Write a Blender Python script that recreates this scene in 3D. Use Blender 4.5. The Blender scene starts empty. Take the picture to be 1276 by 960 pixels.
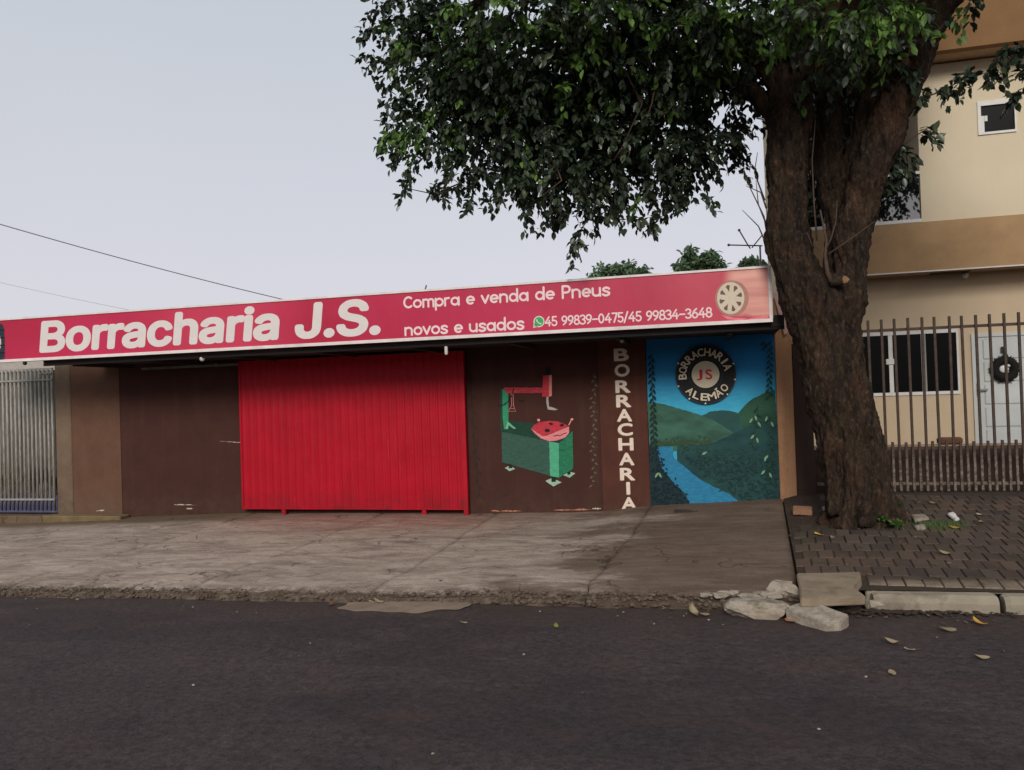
import bpy, bmesh, math, random
import numpy as np
from mathutils import Vector, Matrix, noise
R = math.radians
random.seed(7); rng = np.random.default_rng(11)
sc = bpy.context.scene
COL = sc.collection

# ------------------------------------------------------------------ camera
F_PX, YAW, PITCH, ROLL = 983.0, R(14.2), R(0.82), R(1.9)
fw = np.array([-math.sin(YAW)*math.cos(PITCH), math.cos(YAW)*math.cos(PITCH), math.sin(PITCH)])
r0 = np.array([math.cos(YAW), math.sin(YAW), 0.0]); u0 = np.cross(r0, fw)
rt = r0*math.cos(ROLL)-u0*math.sin(ROLL); up = u0*math.cos(ROLL)+r0*math.sin(ROLL)
cam = bpy.data.cameras.new('camera'); camo = bpy.data.objects.new('camera', cam); COL.objects.link(camo)
cam.sensor_fit = 'HORIZONTAL'; cam.sensor_width = 36.0; cam.lens = 36.0*F_PX/1276.0
cam.clip_start = 0.05; cam.clip_end = 3000
camo.matrix_world = Matrix(((rt[0], up[0], -fw[0], 0), (rt[1], up[1], -fw[1], 0), (rt[2], up[2], -fw[2], 0), (0, 0, 0, 1)))
sc.camera = camo
def ray(x, y): return fw + rt*(x-638)/F_PX - up*(y-480)/F_PX
def at(x, y, Y):                       # measured point of the photograph on the upright plane at depth Y
    d = ray(x, y); d = d*Y/d[1]; return Vector((d[0], Y, d[2]))
def proj(P):
    P = np.atleast_2d(P); z = P@fw
    return 638+F_PX*(P@rt)/z, 480-F_PX*(P@up)/z, z

# ------------------------------------------------------------------ world, sun, exposure
w = bpy.data.worlds.new('World'); sc.world = w; w.use_nodes = True
nt = w.node_tree; bg = nt.nodes['Background']
sky = nt.nodes.new('ShaderNodeTexSky'); sky.sky_type = 'NISHITA'; sky.sun_disc = False
SUN_EL, SUN_ROT = R(28), R(174)
sky.sun_elevation = SUN_EL; sky.sun_rotation = SUN_ROT; sky.air_density = 1.0; sky.dust_density = 3.0
mx = nt.nodes.new('ShaderNodeMix'); mx.data_type = 'RGBA'
mx.inputs[0].default_value = 0.93
nt.links.new(sky.outputs[0], mx.inputs[6]); tcw = nt.nodes.new('ShaderNodeTexCoord'); sxw = nt.nodes.new('ShaderNodeSeparateXYZ'); nt.links.new(tcw.outputs['Generated'], sxw.inputs[0])
rw = nt.nodes.new('ShaderNodeValToRGB'); nt.links.new(sxw.outputs[2], rw.inputs[0]); rw.color_ramp.interpolation = 'EASE'
for k_, (p_, c_) in enumerate(((0.0, (7.35, 7.2, 7.9, 1)), (0.55, (5.75, 6.2, 6.75, 1)))): rw.color_ramp.elements[k_].position = p_; rw.color_ramp.elements[k_].color = c_
nw = nt.nodes.new('ShaderNodeTexNoise'); nw.inputs['Scale'].default_value = 1.7; nw.inputs['Detail'].default_value = 5; nt.links.new(tcw.outputs['Generated'], nw.inputs['Vector'])
mr = nt.nodes.new('ShaderNodeMapRange'); nt.links.new(nw.outputs['Fac'], mr.inputs[0]); mr.inputs[3].default_value = .93; mr.inputs[4].default_value = 1.07
mm_ = nt.nodes.new('ShaderNodeVectorMath'); mm_.operation = 'SCALE'; nt.links.new(rw.outputs[0], mm_.inputs[0]); nt.links.new(mr.outputs[0], mm_.inputs['Scale'])
nt.links.new(mm_.outputs[0], mx.inputs[7])
nt.links.new(mx.outputs[2], bg.inputs[0]); bg.inputs[1].default_value = 0.1
sun = bpy.data.lights.new('sun', 'SUN'); sun.energy = 2.25; sun.angle = R(20); sun.color = (1.0, 0.93, 0.86)
suno = bpy.data.objects.new('sun', sun); COL.objects.link(suno)
sd = Vector((math.sin(SUN_ROT)*math.cos(SUN_EL), math.cos(SUN_ROT)*math.cos(SUN_EL), math.sin(SUN_EL)))          # towards the sun, behind the camera
suno.rotation_euler = sd.to_track_quat('Z', 'Y').to_euler()
sc.view_settings.view_transform = 'Standard'; sc.view_settings.look = 'None'
sc.view_settings.exposure = 0.0; sc.view_settings.gamma = 1.0

# ------------------------------------------------------------------ helpers
def lin(c):
    c = c/255.0
    return c/12.92 if c <= .04045 else ((c+.055)/1.055)**2.4
def C(r, g, b, k=1.0): return (lin(r)*k, lin(g)*k, lin(b)*k, 1)
def tag(o, label=None, cat=None, group=None, kind=None):
    if label: o['label'] = label
    if cat: o['category'] = cat
    if group: o['group'] = group
    if kind: o['kind'] = kind
    return o
def empty(name, loc=(0, 0, 0), parent=None, kind=None):
    o = bpy.data.objects.new(name, None); COL.objects.link(o); o.location = loc
    o.empty_display_size = .2
    if parent: o.parent = parent
    if kind: o['kind'] = kind
    return o
def wpos(o):
    p = Vector((0, 0, 0))
    while o: p += o.location; o = o.parent
    return p
class MB:                                # collects shapes in world coordinates, builds ONE mesh object
    def __init__(s): s.bm = bmesh.new()
    def box(s, x0, x1, y0, y1, z0, z1):
        v = [s.bm.verts.new((x, y, z)) for x in (x0, x1) for y in (y0, y1) for z in (z0, z1)]
        for f in ((0, 1, 3, 2), (4, 6, 7, 5), (0, 4, 5, 1), (2, 3, 7, 6), (0, 2, 6, 4), (1, 5, 7, 3)):
            s.bm.faces.new([v[i] for i in f])
        return s
    def bevel(s, w=.004, seg=1):
        bmesh.ops.bevel(s.bm, geom=list(s.bm.edges), offset=w, segments=seg, affect='EDGES'); return s
    def poly(s, pts, depth=0, axis=(0, 1, 0)):      # n-gon, optionally with thickness away from viewer
        a = Vector(axis)*depth
        f = [s.bm.verts.new(p) for p in pts]
        s.bm.faces.new(f)
        if depth:
            b = [s.bm.verts.new(Vector(p)+a) for p in pts]; n = len(pts)
            s.bm.faces.new(b[::-1])
            for i in range(n): s.bm.faces.new((f[i], b[i], b[(i+1) % n], f[(i+1) % n]))
        return s
    def quad(s, *p): s.bm.faces.new([s.bm.verts.new(q) for q in p]); return s
    def tube(s, pts, rad, n=8, cap=True):
        pts = [Vector(p) for p in pts]; k = len(pts)
        if not hasattr(rad, '__len__'): rad = [rad]*k
        rings = []; prev = None
        for i, p in enumerate(pts):
            t = (pts[min(i+1, k-1)]-pts[max(i-1, 0)]).normalized()
            if prev is None:
                a = t.orthogonal().normalized()
            else:
                a = (prev - t*prev.dot(t)).normalized()
            prev = a; b = t.cross(a)
            rings.append([s.bm.verts.new(p+(a*math.cos(2*math.pi*j/n)+b*math.sin(2*math.pi*j/n))*rad[i]) for j in range(n)])
        for i in range(k-1):
            for j in range(n):
                s.bm.faces.new((rings[i][j], rings[i][(j+1) % n], rings[i+1][(j+1) % n], rings[i+1][j]))
        if cap:
            s.bm.faces.new(rings[0][::-1]); s.bm.faces.new(rings[-1])
        return s
    def cyl(s, c, r, depth, n=24, axis=(0, 1, 0)):
        a = Vector(axis).normalized(); return s.tube([Vector(c)-a*depth/2, Vector(c)+a*depth/2], r, n)
    def sphere(s, c, r, sub=2, scale=(1, 1, 1)):
        m = Matrix.Translation(c)@Matrix.Diagonal((scale[0], scale[1], scale[2], 1))
        bmesh.ops.create_icosphere(s.bm, subdivisions=sub, radius=r, matrix=m); return s
    def grid(s, nx, ny, fn):
        V = [[s.bm.verts.new(fn(i/nx, j/ny)) for i in range(nx+1)] for j in range(ny+1)]
        for j in range(ny):
            for i in range(nx): s.bm.faces.new((V[j][i], V[j][i+1], V[j+1][i+1], V[j+1][i]))
        return V
    def build(s, name, mat, parent=None, smooth=False, kind=None, origin=None, recalc=True):
        if recalc: bmesh.ops.recalc_face_normals(s.bm, faces=list(s.bm.faces))
        me = bpy.data.meshes.new(name)
        o = bpy.data.objects.new(name, me); COL.objects.link(o)
        off = wpos(parent) if parent else Vector((0, 0, 0))
        if origin is not None: off = off.copy(); o.location = Vector(origin)-off; off = Vector(origin)
        s.bm.transform(Matrix.Translation(-off)); s.bm.to_mesh(me); s.bm.free()
        if smooth:
            for p in me.polygons: p.use_smooth = True
        if mat: me.materials.append(mat)
        if parent: o.parent = parent
        if kind: o['kind'] = kind
        return o
def part(name, mat, parent, *b, bevel=0):
    m = MB()
    for q in b: m.box(*q)
    if bevel: m.bevel(bevel)
    return m.build(name, mat, parent)
def np_mesh(name, verts, faces_flat, loop_n, mats, midx=None, smooth=False):
    me = bpy.data.meshes.new(name)
    me.vertices.add(len(verts)); me.vertices.foreach_set('co', verts.astype(np.float32).ravel())
    nf = len(faces_flat)//loop_n
    me.loops.add(len(faces_flat)); me.loops.foreach_set('vertex_index', faces_flat.astype(np.int32))
    me.polygons.add(nf); me.polygons.foreach_set('loop_start', np.arange(0, nf*loop_n, loop_n, dtype=np.int32))
    me.polygons.foreach_set('loop_total', np.full(nf, loop_n, dtype=np.int32))
    if midx is not None: me.polygons.foreach_set('material_index', midx.astype(np.int32))
    for m in mats: me.materials.append(m)
    me.update(calc_edges=True); me.validate()
    return me

# ------------------------------------------------------------------ materials
class NT:
    def __init__(s, name):
        s.m = bpy.data.materials.new(name); s.m.use_nodes = True; s.t = s.m.node_tree
        s.b = s.t.nodes['Principled BSDF']; s.geo = s.t.nodes.new('ShaderNodeNewGeometry')
    def n(s, k, **kw):
        x = s.t.nodes.new(k)
        for a, b in kw.items(): setattr(x, a, b)
        return x
    def l(s, a, b): s.t.links.new(a, b)
    def pos(s, scale=(1, 1, 1), loc=(0, 0, 0)):
        m = s.n('ShaderNodeMapping'); s.l(s.geo.outputs['Position'], m.inputs[0])
        m.inputs['Scale'].default_value = scale; m.inputs['Location'].default_value = loc; return m.outputs[0]
    def noise(s, scale, detail=4, rough=.55, vec=None, dist=0):
        x = s.n('ShaderNodeTexNoise'); x.inputs['Scale'].default_value = scale; x.inputs['Detail'].default_value = detail
        x.inputs['Roughness'].default_value = rough; x.inputs['Distortion'].default_value = dist
        s.l(vec if vec is not None else s.geo.outputs['Position'], x.inputs['Vector']); return x.outputs['Fac']
    def ramp(s, fac, stops):
        r = s.n('ShaderNodeValToRGB'); e = r.color_ramp.elements
        while len(e) < len(stops): e.new(.5)
        for k, (p, c) in enumerate(stops): e[k].position = p; e[k].color = c if hasattr(c, '__len__') else (c, c, c, 1)
        s.l(fac, r.inputs[0]); return r.outputs[0]
    def mix(s, fac, a, b, mode='MIX'):
        x = s.n('ShaderNodeMix'); x.data_type = 'RGBA'; x.blend_type = mode
        for v, i in ((fac, 0), (a, 6), (b, 7)):
            if hasattr(v, 'is_linked') or isinstance(v, bpy.types.NodeSocket): s.l(v, x.inputs[i])
            else: x.inputs[i].default_value = v
        return x.outputs[2]
    def math(s, op, a, b=0, clamp=False):
        x = s.n('ShaderNodeMath'); x.operation = op; x.use_clamp = clamp
        for v, i in ((a, 0), (b, 1)):
            if isinstance(v, bpy.types.NodeSocket): s.l(v, x.inputs[i])
            else: x.inputs[i].default_value = v
        return x.outputs[0]
    def xyz(s):
        x = s.n('ShaderNodeSeparateXYZ'); s.l(s.geo.outputs['Position'], x.inputs[0]); return x.outputs
    def band(s, v, a, b):                # 0 at a -> 1 at b
        x = s.n('ShaderNodeMapRange'); x.inputs[1].default_value = a; x.inputs[2].default_value = b
        x.interpolation_type = 'SMOOTHSTEP'; s.l(v, x.inputs[0]); return x.outputs[0]
    def bump(s, h, strength=.3, dist=.01):
        x = s.n('ShaderNodeBump'); x.inputs['Strength'].default_value = strength; x.inputs['Distance'].default_value = dist
        s.l(h, x.inputs['Height'])
        if s.b.inputs['Normal'].is_linked: s.l(s.b.inputs['Normal'].links[0].from_socket, x.inputs['Normal'])
        s.l(x.outputs[0], s.b.inputs['Normal'])
    def fin(s, col, rough=.8, metal=0, spec=.4):
        if isinstance(col, bpy.types.NodeSocket): s.l(col, s.b.inputs['Base Color'])
        else: s.b.inputs['Base Color'].default_value = col
        if isinstance(rough, bpy.types.NodeSocket): s.l(rough, s.b.inputs['Roughness'])
        else: s.b.inputs['Roughness'].default_value = rough
        s.b.inputs['Metallic'].default_value = metal
        s.b.inputs['Specular IOR Level'].default_value = spec
        return s.m
def vary(name, a, b, scale=4, rough=.85, bump=.3, bs=60, bd=.006, dirt=None, dscale=2, damt=.6, vec=(1, 1, 1), metal=0, spec=.35):
    t = NT(name); p = t.pos(vec)
    c = t.mix(t.ramp(t.noise(scale, 6, .6, p), [(.3, 0.), (.7, 1.)]), a, b)
    if dirt:
        d = t.ramp(t.noise(dscale, 7, .65, p, .4), [(.52, 0.), (.68, damt)])
        c = t.mix(d, c, dirt)
    if bump: t.bump(t.noise(bs, 5, .6), bump, bd)
    return t.fin(c, rough, metal, spec)
K = 1.15
m_brown = None
def wall_brown(name, a, b, low, xz=True):
    t = NT(name); x, y, z = t.xyz()
    c = t.mix(t.ramp(t.noise(3, 6, .65), [(.3, 0.), (.7, 1.)]), a, b)
    streak = t.ramp(t.noise(1, 6, .6, t.pos((9, 9, .8))), [(.5, 0.), (.75, .35)])
    c = t.mix(streak, c, low)
    sp = t.math('MULTIPLY', t.band(z, -1.15, -1.6), t.ramp(t.noise(7, 5, .7), [(.35, 0.), (.65, .6)]))
    c = t.mix(sp, c, low)
    fine = t.ramp(t.noise(130, 3, .6), [(.3, (.8, .8, .8, 1)), (.7, (1.15, 1.15, 1.15, 1))])
    c = t.mix(1.0, c, fine, 'MULTIPLY')
    t.bump(t.noise(90, 4, .7), .5, .006); t.bump(t.noise(6, 3, .5), .3, .02)
    return t.fin(c, .9, 0, .25)
m_wall = wall_brown('brown_paint_on_render', C(73, 44, 38), C(64, 38, 33), C(78, 60, 48))
m_wall_old = wall_brown('weathered_brown_render', C(106, 76, 60), C(92, 65, 52), C(102, 86, 70))
m_bare = wall_brown('bare_grey_brown_render', C(120, 102, 84), C(102, 84, 70), C(80, 70, 58))
m_beige = wall_brown('ochre_render', C(188, 144, 108), C(170, 126, 92), C(78, 60, 48))
m_dkwall = wall_brown('dark_brown_boundary_render', C(72, 54, 46), C(62, 46, 39), C(50, 40, 34))
m_soffit = vary('soffit_dark', C(58, 50, 46), C(42, 36, 34), 3)
m_house = None
def house_paint(name, a, b, st, amt=.25):
    t = NT(name)
    c = t.mix(t.ramp(t.noise(1.2, 5, .6), [(.3, 0.), (.7, 1.)]), a, b)
    c = t.mix(t.ramp(t.noise(1, 7, .65, t.pos((5, 5, .5))), [(.48, 0.), (.8, amt)]), c, st)
    t.bump(t.noise(160, 3, .7), .35, .004); return t.fin(c, .85, 0, .3)
m_cream = house_paint('cream_house_paint', C(216, 202, 174), C(208, 194, 166), C(196, 172, 138), .12)
m_cream2 = house_paint('warm_cream_paint', C(204, 184, 156), C(194, 174, 144), C(176, 146, 108), .15)
m_fascia = vary('taupe_textured_render', C(178, 146, 108), C(166, 134, 98), 2.2, .9, .8, 90, .008, C(144, 114, 84), 1.2, .4)
m_eaves = vary('brown_eaves_render', C(138, 104, 70), C(126, 94, 62), 2.2, .9, .8, 90, .008, C(108, 82, 56), 1.2, .4)
m_white = vary('white_painted_metal', C(222, 220, 214), C(205, 203, 198), 9, .45, .05, 60)
m_frame_w = vary('sign_aluminium_edge', C(232, 222, 218), C(205, 196, 192), 6, .4, .05, 60)
def glossy(name, col, rough=.08, spec=.5):
    t = NT(name); return t.fin(col, rough, 0, spec)
m_glass = glossy('dark_window_glass', C(9, 8, 9), .3, .1)
m_guard = glossy('smoked_balcony_glass', C(14, 14, 15), .02, .5); m_guard.node_tree.nodes['Principled BSDF'].inputs['IOR'].default_value = 2.6
def flat(name, c, rough=.8, var=.10, sc_=9, bump=.12):
    t = NT(name); k = t.ramp(t.noise(sc_, 8, .75, t.pos((1, 1, 2.2)), .6), [(.32, (1-var*1.6, 1-var*1.6, 1-var*1.6, 1)), (.68, (1+var*1.3, 1+var*1.3, 1+var*1.3, 1))])
    t.bump(t.noise(110, 3, .7), bump, .004)
    return t.fin(t.mix(1.0, c, k, 'MULTIPLY'), rough, 0, .3)

# sign face: printed banner, red with a soft print gradient
t = NT('printed_red_banner'); x, y, z = t.xyz()
c = t.mix(t.ramp(t.noise(.55, 3, .5, t.pos((1, 0, 1.5))), [(.3, 0.), (.7, 1.)]), C(192, 40, 80), C(170, 24, 58))
c = t.mix(t.math('MULTIPLY', t.band(x, -4.8, -6.2), t.math('MULTIPLY', t.band(x, -8.2, -6.6), .35)), c, C(215, 80, 100))
halo = t.math('MULTIPLY', t.band(x, -.75, -.1), .25); c = t.mix(halo, c, C(205, 90, 95))
wob = t.math('MULTIPLY', t.math('SUBTRACT', t.noise(3, 3, .5), .5), .10)
carm = t.math('MULTIPLY', t.band(t.math('ADD', x, wob), .14, .30), t.math('MULTIPLY', t.band(t.math('ADD', z, wob), .80, .86), t.band(t.math('ADD', z, wob), 1.38, 1.30)))
carc = t.mix(t.ramp(t.noise(1, 3, .5, t.pos((1.2, 1, 9))), [(.3, 0.), (.7, 1.)]), C(226, 164, 148), C(196, 124, 116))
c = t.mix(carm, c, carc)
wrk = t.noise(2.2, 2, .5, t.pos((2, 1, .7)))
t.bump(wrk, .25, .02)
m_banner = t.fin(c, .42, 0, .4)
m_print_w = flat('white_print', C(216, 208, 204), .45, .03, 5, 0)
m_print_pk = flat('pale_print', C(232, 205, 205), .45, .03, 5, 0)
m_print_grn = flat('green_print', C(60, 165, 90), .45, .03, 5, 0)
m_print_blk = flat('black_rubber_print', C(42, 48, 60), .45, .2, 18, 0)
m_print_dk = flat('dark_gap_print', C(14, 15, 20), .45, .1, 18, 0)
m_print_rim = flat('rim_print', C(206, 192, 170), .45, .08, 20, 0)
m_print_rimd = flat('rim_gap_print', C(104, 76, 64), .45, .1, 20, 0)
m_print_tyre = flat('faded_tyre_print', C(170, 118, 104), .45, .1, 12, 0)
t = NT('blurred_car_print')
c = t.mix(t.ramp(t.noise(1, 3, .5, t.pos((1.2, 1, 9))), [(.3, 0.), (.7, 1.)]), C(226, 160, 146), C(192, 118, 112))
xx, yy, zz = t.xyz(); c = t.mix(t.band(zz, 1.02, .92), c, C(150, 92, 84))
m_print_car = t.fin(c, .42)
m_print_streak = flat('pale_pink_print', C(226, 120, 132), .45, .1, 12, 0)

# red sliding door
t = NT('red_painted_sheet_steel'); x, y, z = t.xyz()
c = t.mix(t.ramp(t.noise(2.2, 5, .6), [(.3, 0.), (.7, 1.)]), C(178, 1, 33), C(162, 0, 27))
scr = t.math('MULTIPLY', t.ramp(t.noise(1, 8, .75, t.pos((38, 1, 1.1))), [(.60, 0.), (.70, .5)]), t.ramp(t.noise(1.1, 3, .5), [(.4, .2), (.6, 1.)]))
c = t.mix(scr, c, C(214, 80, 84))
gr = t.ramp(t.noise(1, 6, .6, t.pos((12, 1, .6))), [(.5, 0.), (.8, .3)]); c = t.mix(gr, c, C(120, 6, 24))
c = t.mix(t.math('MULTIPLY', t.band(z, -1.2, -1.58), t.ramp(t.noise(5, 6, .7), [(.4, 0.), (.65, .6)])), c, C(96, 30, 34))
t.bump(t.noise(2.4, 3, .5), .5, .03)
m_red = t.fin(c, .5, 0, .3)

# ground surfaces
t = NT('asphalt'); x, y, z = t.xyz()
c = t.mix(t.ramp(t.noise(1.3, 6, .6), [(.3, 0.), (.7, 1.)]), C(86, 76, 76), C(72, 65, 67))
c = t.mix(t.ramp(t.noise(.7, 5, .6, t.pos((1, 1.8, 1), (3, 7, 0))), [(.5, 0.), (.72, .5)]), c, C(90, 76, 71))
agg = t.ramp(t.noise(150, 4, .75), [(.35, (.55, .55, .55, 1)), (.62, (1.25, 1.25, 1.25, 1))]); c = t.mix(1., c, agg, 'MULTIPLY')
agg2 = t.ramp(t.noise(20, 7, .8), [(.36, (.58, .58, .59, 1)), (.64, (1.4, 1.4, 1.38, 1))]); c = t.mix(1., c, agg2, 'MULTIPLY')
vor = t.n('ShaderNodeTexVoronoi'); vor.inputs['Scale'].default_value = 60; t.l(t.geo.outputs['Position'], vor.inputs['Vector'])
chip = t.ramp(vor.outputs['Distance'], [(.0, .9), (.10, 0.)]); sel = t.ramp(t.noise(33, 2), [(.70, 0.), (.74, .35)])
c = t.mix(t.math('MULTIPLY', chip, sel), c, C(128, 118, 112))
dirt = t.math('MULTIPLY', t.band(y, 5.5, 6.5), t.ramp(t.noise(2.4, 6, .7), [(.3, .1), (.65, .85)])); c = t.mix(dirt, c, C(80, 66, 57))
pa_ = t.ramp(t.noise(.8, 3, .5, t.pos((.5, 1.4, 1), (2, 9, 0))), [(.54, 0.), (.57, .30)]); c = t.mix(pa_, c, C(50, 46, 50))
tk = t.ramp(t.noise(1.6, 6, .7, t.pos((1, 1.3, 1), (7, 3, 0))), [(.55, 0.), (.72, .5)]); c = t.mix(tk, c, C(96, 74, 66))
t.bump(t.noise(90, 5, .75), 1., .010); t.bump(t.noise(24, 6, .7), 1., .03); t.bump(t.noise(5, 4, .6), .5, .04)
m_asph = t.fin(c, .93, 0, .2)

t = NT('driveway_concrete'); x, y, z = t.xyz()
st = t.noise(1.3, 9, .7, t.pos((.9, 2.4, 1)), .7)
c = t.mix(t.ramp(st, [(.36, 0.), (.60, 1.)]), C(136, 122, 110), C(178, 163, 149))
fs = t.noise(1, 8, .78, t.pos((3.2, 11, 1), (1, 5, 0)), .6); c = t.mix(1., c, t.ramp(fs, [(.34, (.80, .78, .76, 1)), (.62, (1.10, 1.09, 1.08, 1))]), 'MULTIPLY')
c = t.mix(t.ramp(t.noise(3.5, 7, .7, t.pos((.9, 1.9, 1), (5, 2, 0)), .8), [(.53, 0.), (.66, .65)]), c, C(104, 92, 84))
brn = t.math('ADD', x, t.math('MULTIPLY', t.math('SUBTRACT', t.noise(1.1, 7, .68, t.pos((.8, 1.6, 1))), .5), 5.5))
c = t.mix(t.math('MULTIPLY', t.band(brn, -1.9, -.8), .85), c, C(88, 70, 56))
mark = t.math('MULTIPLY', t.band(brn, -1.7, -1.0), t.ramp(t.noise(2.5, 7, .7, t.pos((.8, 3, 1))), [(.46, 0.), (.64, .8)]))
c = t.mix(mark, c, C(122, 106, 93))
rd = t.math('MULTIPLY', t.math('MULTIPLY', t.band(y, 8.7, 10.2), t.math('MULTIPLY', t.band(x, -7.4, -5), t.band(x, -1.6, -3.4))), t.ramp(t.noise(2.6, 6, .7, t.pos((1, 2.5, 1))), [(.35, 0.), (.62, .75)]))
c = t.mix(rd, c, C(150, 92, 80))
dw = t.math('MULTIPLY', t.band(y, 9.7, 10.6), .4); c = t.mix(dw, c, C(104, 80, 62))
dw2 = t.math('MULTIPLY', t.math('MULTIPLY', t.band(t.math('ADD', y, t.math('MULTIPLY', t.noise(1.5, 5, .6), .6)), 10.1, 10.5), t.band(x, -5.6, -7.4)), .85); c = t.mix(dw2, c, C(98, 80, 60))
edge = t.math('MULTIPLY', t.band(y, 6.85, 6.6), t.ramp(t.noise(12, 7, .8), [(.42, 0.), (.56, .9)])); c = t.mix(edge, c, C(82, 70, 58))
ef = t.math('MULTIPLY', t.band(y, 6.64, 6.56), t.ramp(t.noise(9, 6, .75), [(.35, .6), (.6, .95)])); c = t.mix(ef, c, C(74, 61, 51))
fine = t.ramp(t.noise(60, 6, .8), [(.3, (.62, .62, .62, 1)), (.7, (1.28, 1.28, 1.28, 1))]); c = t.mix(1., c, fine, 'MULTIPLY')
blot = t.ramp(t.noise(14, 5, .7), [(.62, 0.), (.70, .6)]); c = t.mix(blot, c, C(70, 60, 54))
vc = t.n('ShaderNodeTexVoronoi', feature='DISTANCE_TO_EDGE'); vc.inputs['Scale'].default_value = .75; wv = t.n('ShaderNodeVectorMath', operation='ADD'); nz_ = t.n('ShaderNodeTexNoise'); nz_.inputs['Scale'].default_value = 2.2; nz_.inputs['Detail'].default_value = 6; t.l(t.geo.outputs['Position'], nz_.inputs['Vector']); t.l(t.geo.outputs['Position'], wv.inputs[0]); t.l(nz_.outputs['Color'], wv.inputs[1]); t.l(wv.outputs[0], vc.inputs['Vector'])
crk = t.math('MULTIPLY', t.ramp(vc.outputs['Distance'], [(0., 1.), (.012, 0.)]), t.ramp(t.noise(1.1, 3), [(.5, 0.), (.56, .8)])); c = t.mix(crk, c, C(56, 48, 42))
t.bump(t.noise(60, 5, .7), .6, .008); t.bump(t.noise(10, 5, .6), .4, .02); t.bump(t.math('MULTIPLY', crk, -1), .6, .01)
m_conc = t.fin(c, .9, 0, .25)
m_lip = vary('crumbled_concrete', C(118, 102, 86), C(72, 59, 50), 30, .95, .9, 40, .02, C(66, 54, 46), 9, .8)
m_kerb = vary('kerb_concrete', C(156, 146, 128), C(134, 124, 108), 4, .9, .6, 70, .008, C(92, 82, 70), 3.5, .7)
m_slabbrown = vary('weathered_concrete_slab', C(150, 134, 112), C(124, 110, 92), 6, .9, .7, 80, .008, C(92, 80, 66), 4, .6)
m_stone = vary('pale_broken_concrete', C(172, 162, 148), C(132, 120, 104), 9, .95, .9, 40, .015, C(86, 74, 62), 6, .8)
m_patch = vary('pale_cement_spill', C(140, 122, 104), C(118, 102, 88), 5, .95, .5, 60, .01, C(96, 82, 70), 3, .6)
m_soil = vary('damp_soil', C(70, 56, 46), C(52, 42, 36), 9, 1, .9, 30, .03, C(80, 62, 46), 4, .7)
m_ground = vary('earth_and_grass_ground', C(92, 76, 52), C(64, 72, 40), .4, 1, .5, 10, .05)
t = NT('charcoal_pavers')
oi = t.n('ShaderNodeObjectInfo')
c = t.mix(oi.outputs['Random'], C(66, 57, 52), C(88, 76, 68))
c = t.mix(t.ramp(t.noise(2.2, 7, .65), [(.45, 0.), (.7, .6)]), c, C(104, 84, 68))
c = t.mix(t.ramp(t.noise(1.3, 5, .65, t.pos((1, 1, 1), (4, 4, 0))), [(.55, 0.), (.72, .6)]), c, C(60, 60, 40))
px_, py_, pz_ = t.xyz(); c = t.mix(t.math('MULTIPLY', t.band(py_, 7.0, 6.8), t.ramp(t.noise(6, 5, .6), [(.3, .3), (.6, .95)])), c, C(140, 126, 108))
c = t.mix(1., c, t.ramp(t.noise(90, 5, .75), [(.3, (.65, .65, .65, 1)), (.7, (1.3, 1.3, 1.3, 1))]), 'MULTIPLY')
t.bump(t.noise(80, 5, .7), .8, .008); m_paver = t.fin(c, .92, 0, .2)
m_bank = vary('added_bank_foliage', C(46, 62, 36), C(66, 84, 48), 3, 1, .8, 9, .1)
m_step_y = vary('ochre_stained_step', C(124, 106, 76), C(108, 92, 66), 5, .95, .6, 60, .01, C(84, 68, 48), 3)

# metals
m_iron = None
t = NT('rusty_brown_bar'); x, y, z = t.xyz()
c = t.mix(t.ramp(t.noise(14, 5, .7), [(.35, 0.), (.65, 1.)]), C(58, 49, 44), C(80, 64, 54))
c = t.mix(t.math('MULTIPLY', t.band(z, -.75, -1.05), t.ramp(t.noise(18, 6, .75), [(.42, 0.), (.62, .8)])), c, C(136, 126, 116))
m_iron = t.fin(c, .7, .1, .3)
t = NT('flaking_white_bar'); x, y, z = t.xyz()
c = t.mix(t.ramp(t.noise(6, 6, .75, t.pos((6, 6, 1.2))), [(.42, 0.), (.66, .9)]), C(158, 158, 152), C(124, 108, 92))
c = t.mix(t.math('MULTIPLY', t.band(z, -1.4, -1.55), .9), c, C(92, 94, 126))
m_gbar = t.fin(c, .65, .0, .3)
t = NT('weathered_white_sheet'); x, y, z = t.xyz()
c = t.mix(t.ramp(t.noise(2.2, 7, .75, t.pos((2.2, 2, .8))), [(.38, 0.), (.64, 1.)]), C(156, 154, 148), C(126, 112, 96))
c = t.mix(t.math('MULTIPLY', t.math('MULTIPLY', t.band(z, -.7, -1.1), t.band(z, -1.5, -1.3)), t.ramp(t.noise(4, 5, .7), [(.45, 0.), (.55, .9)])), c, C(52, 48, 42))
m_gsheet = t.fin(c, .75, 0, .3)
m_blue = vary('faded_blue_paint', C(84, 84, 112), C(74, 74, 100), 6, .7, .2, 60, .004, C(120, 100, 90), 7, .5)
m_black = vary('black_plastic', C(30, 28, 28), C(22, 20, 20), 9, .5, 0)
m_bulb = glossy('milky_glass', C(205, 203, 196), .25)
m_door = vary('grey_white_door_paint', C(196, 200, 198), C(182, 186, 184), 2, .38, .05, 40)
m_steel = vary('dull_steel', C(150, 148, 146), C(120, 118, 114), 12, .4, .1, 60, metal=.7)

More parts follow.
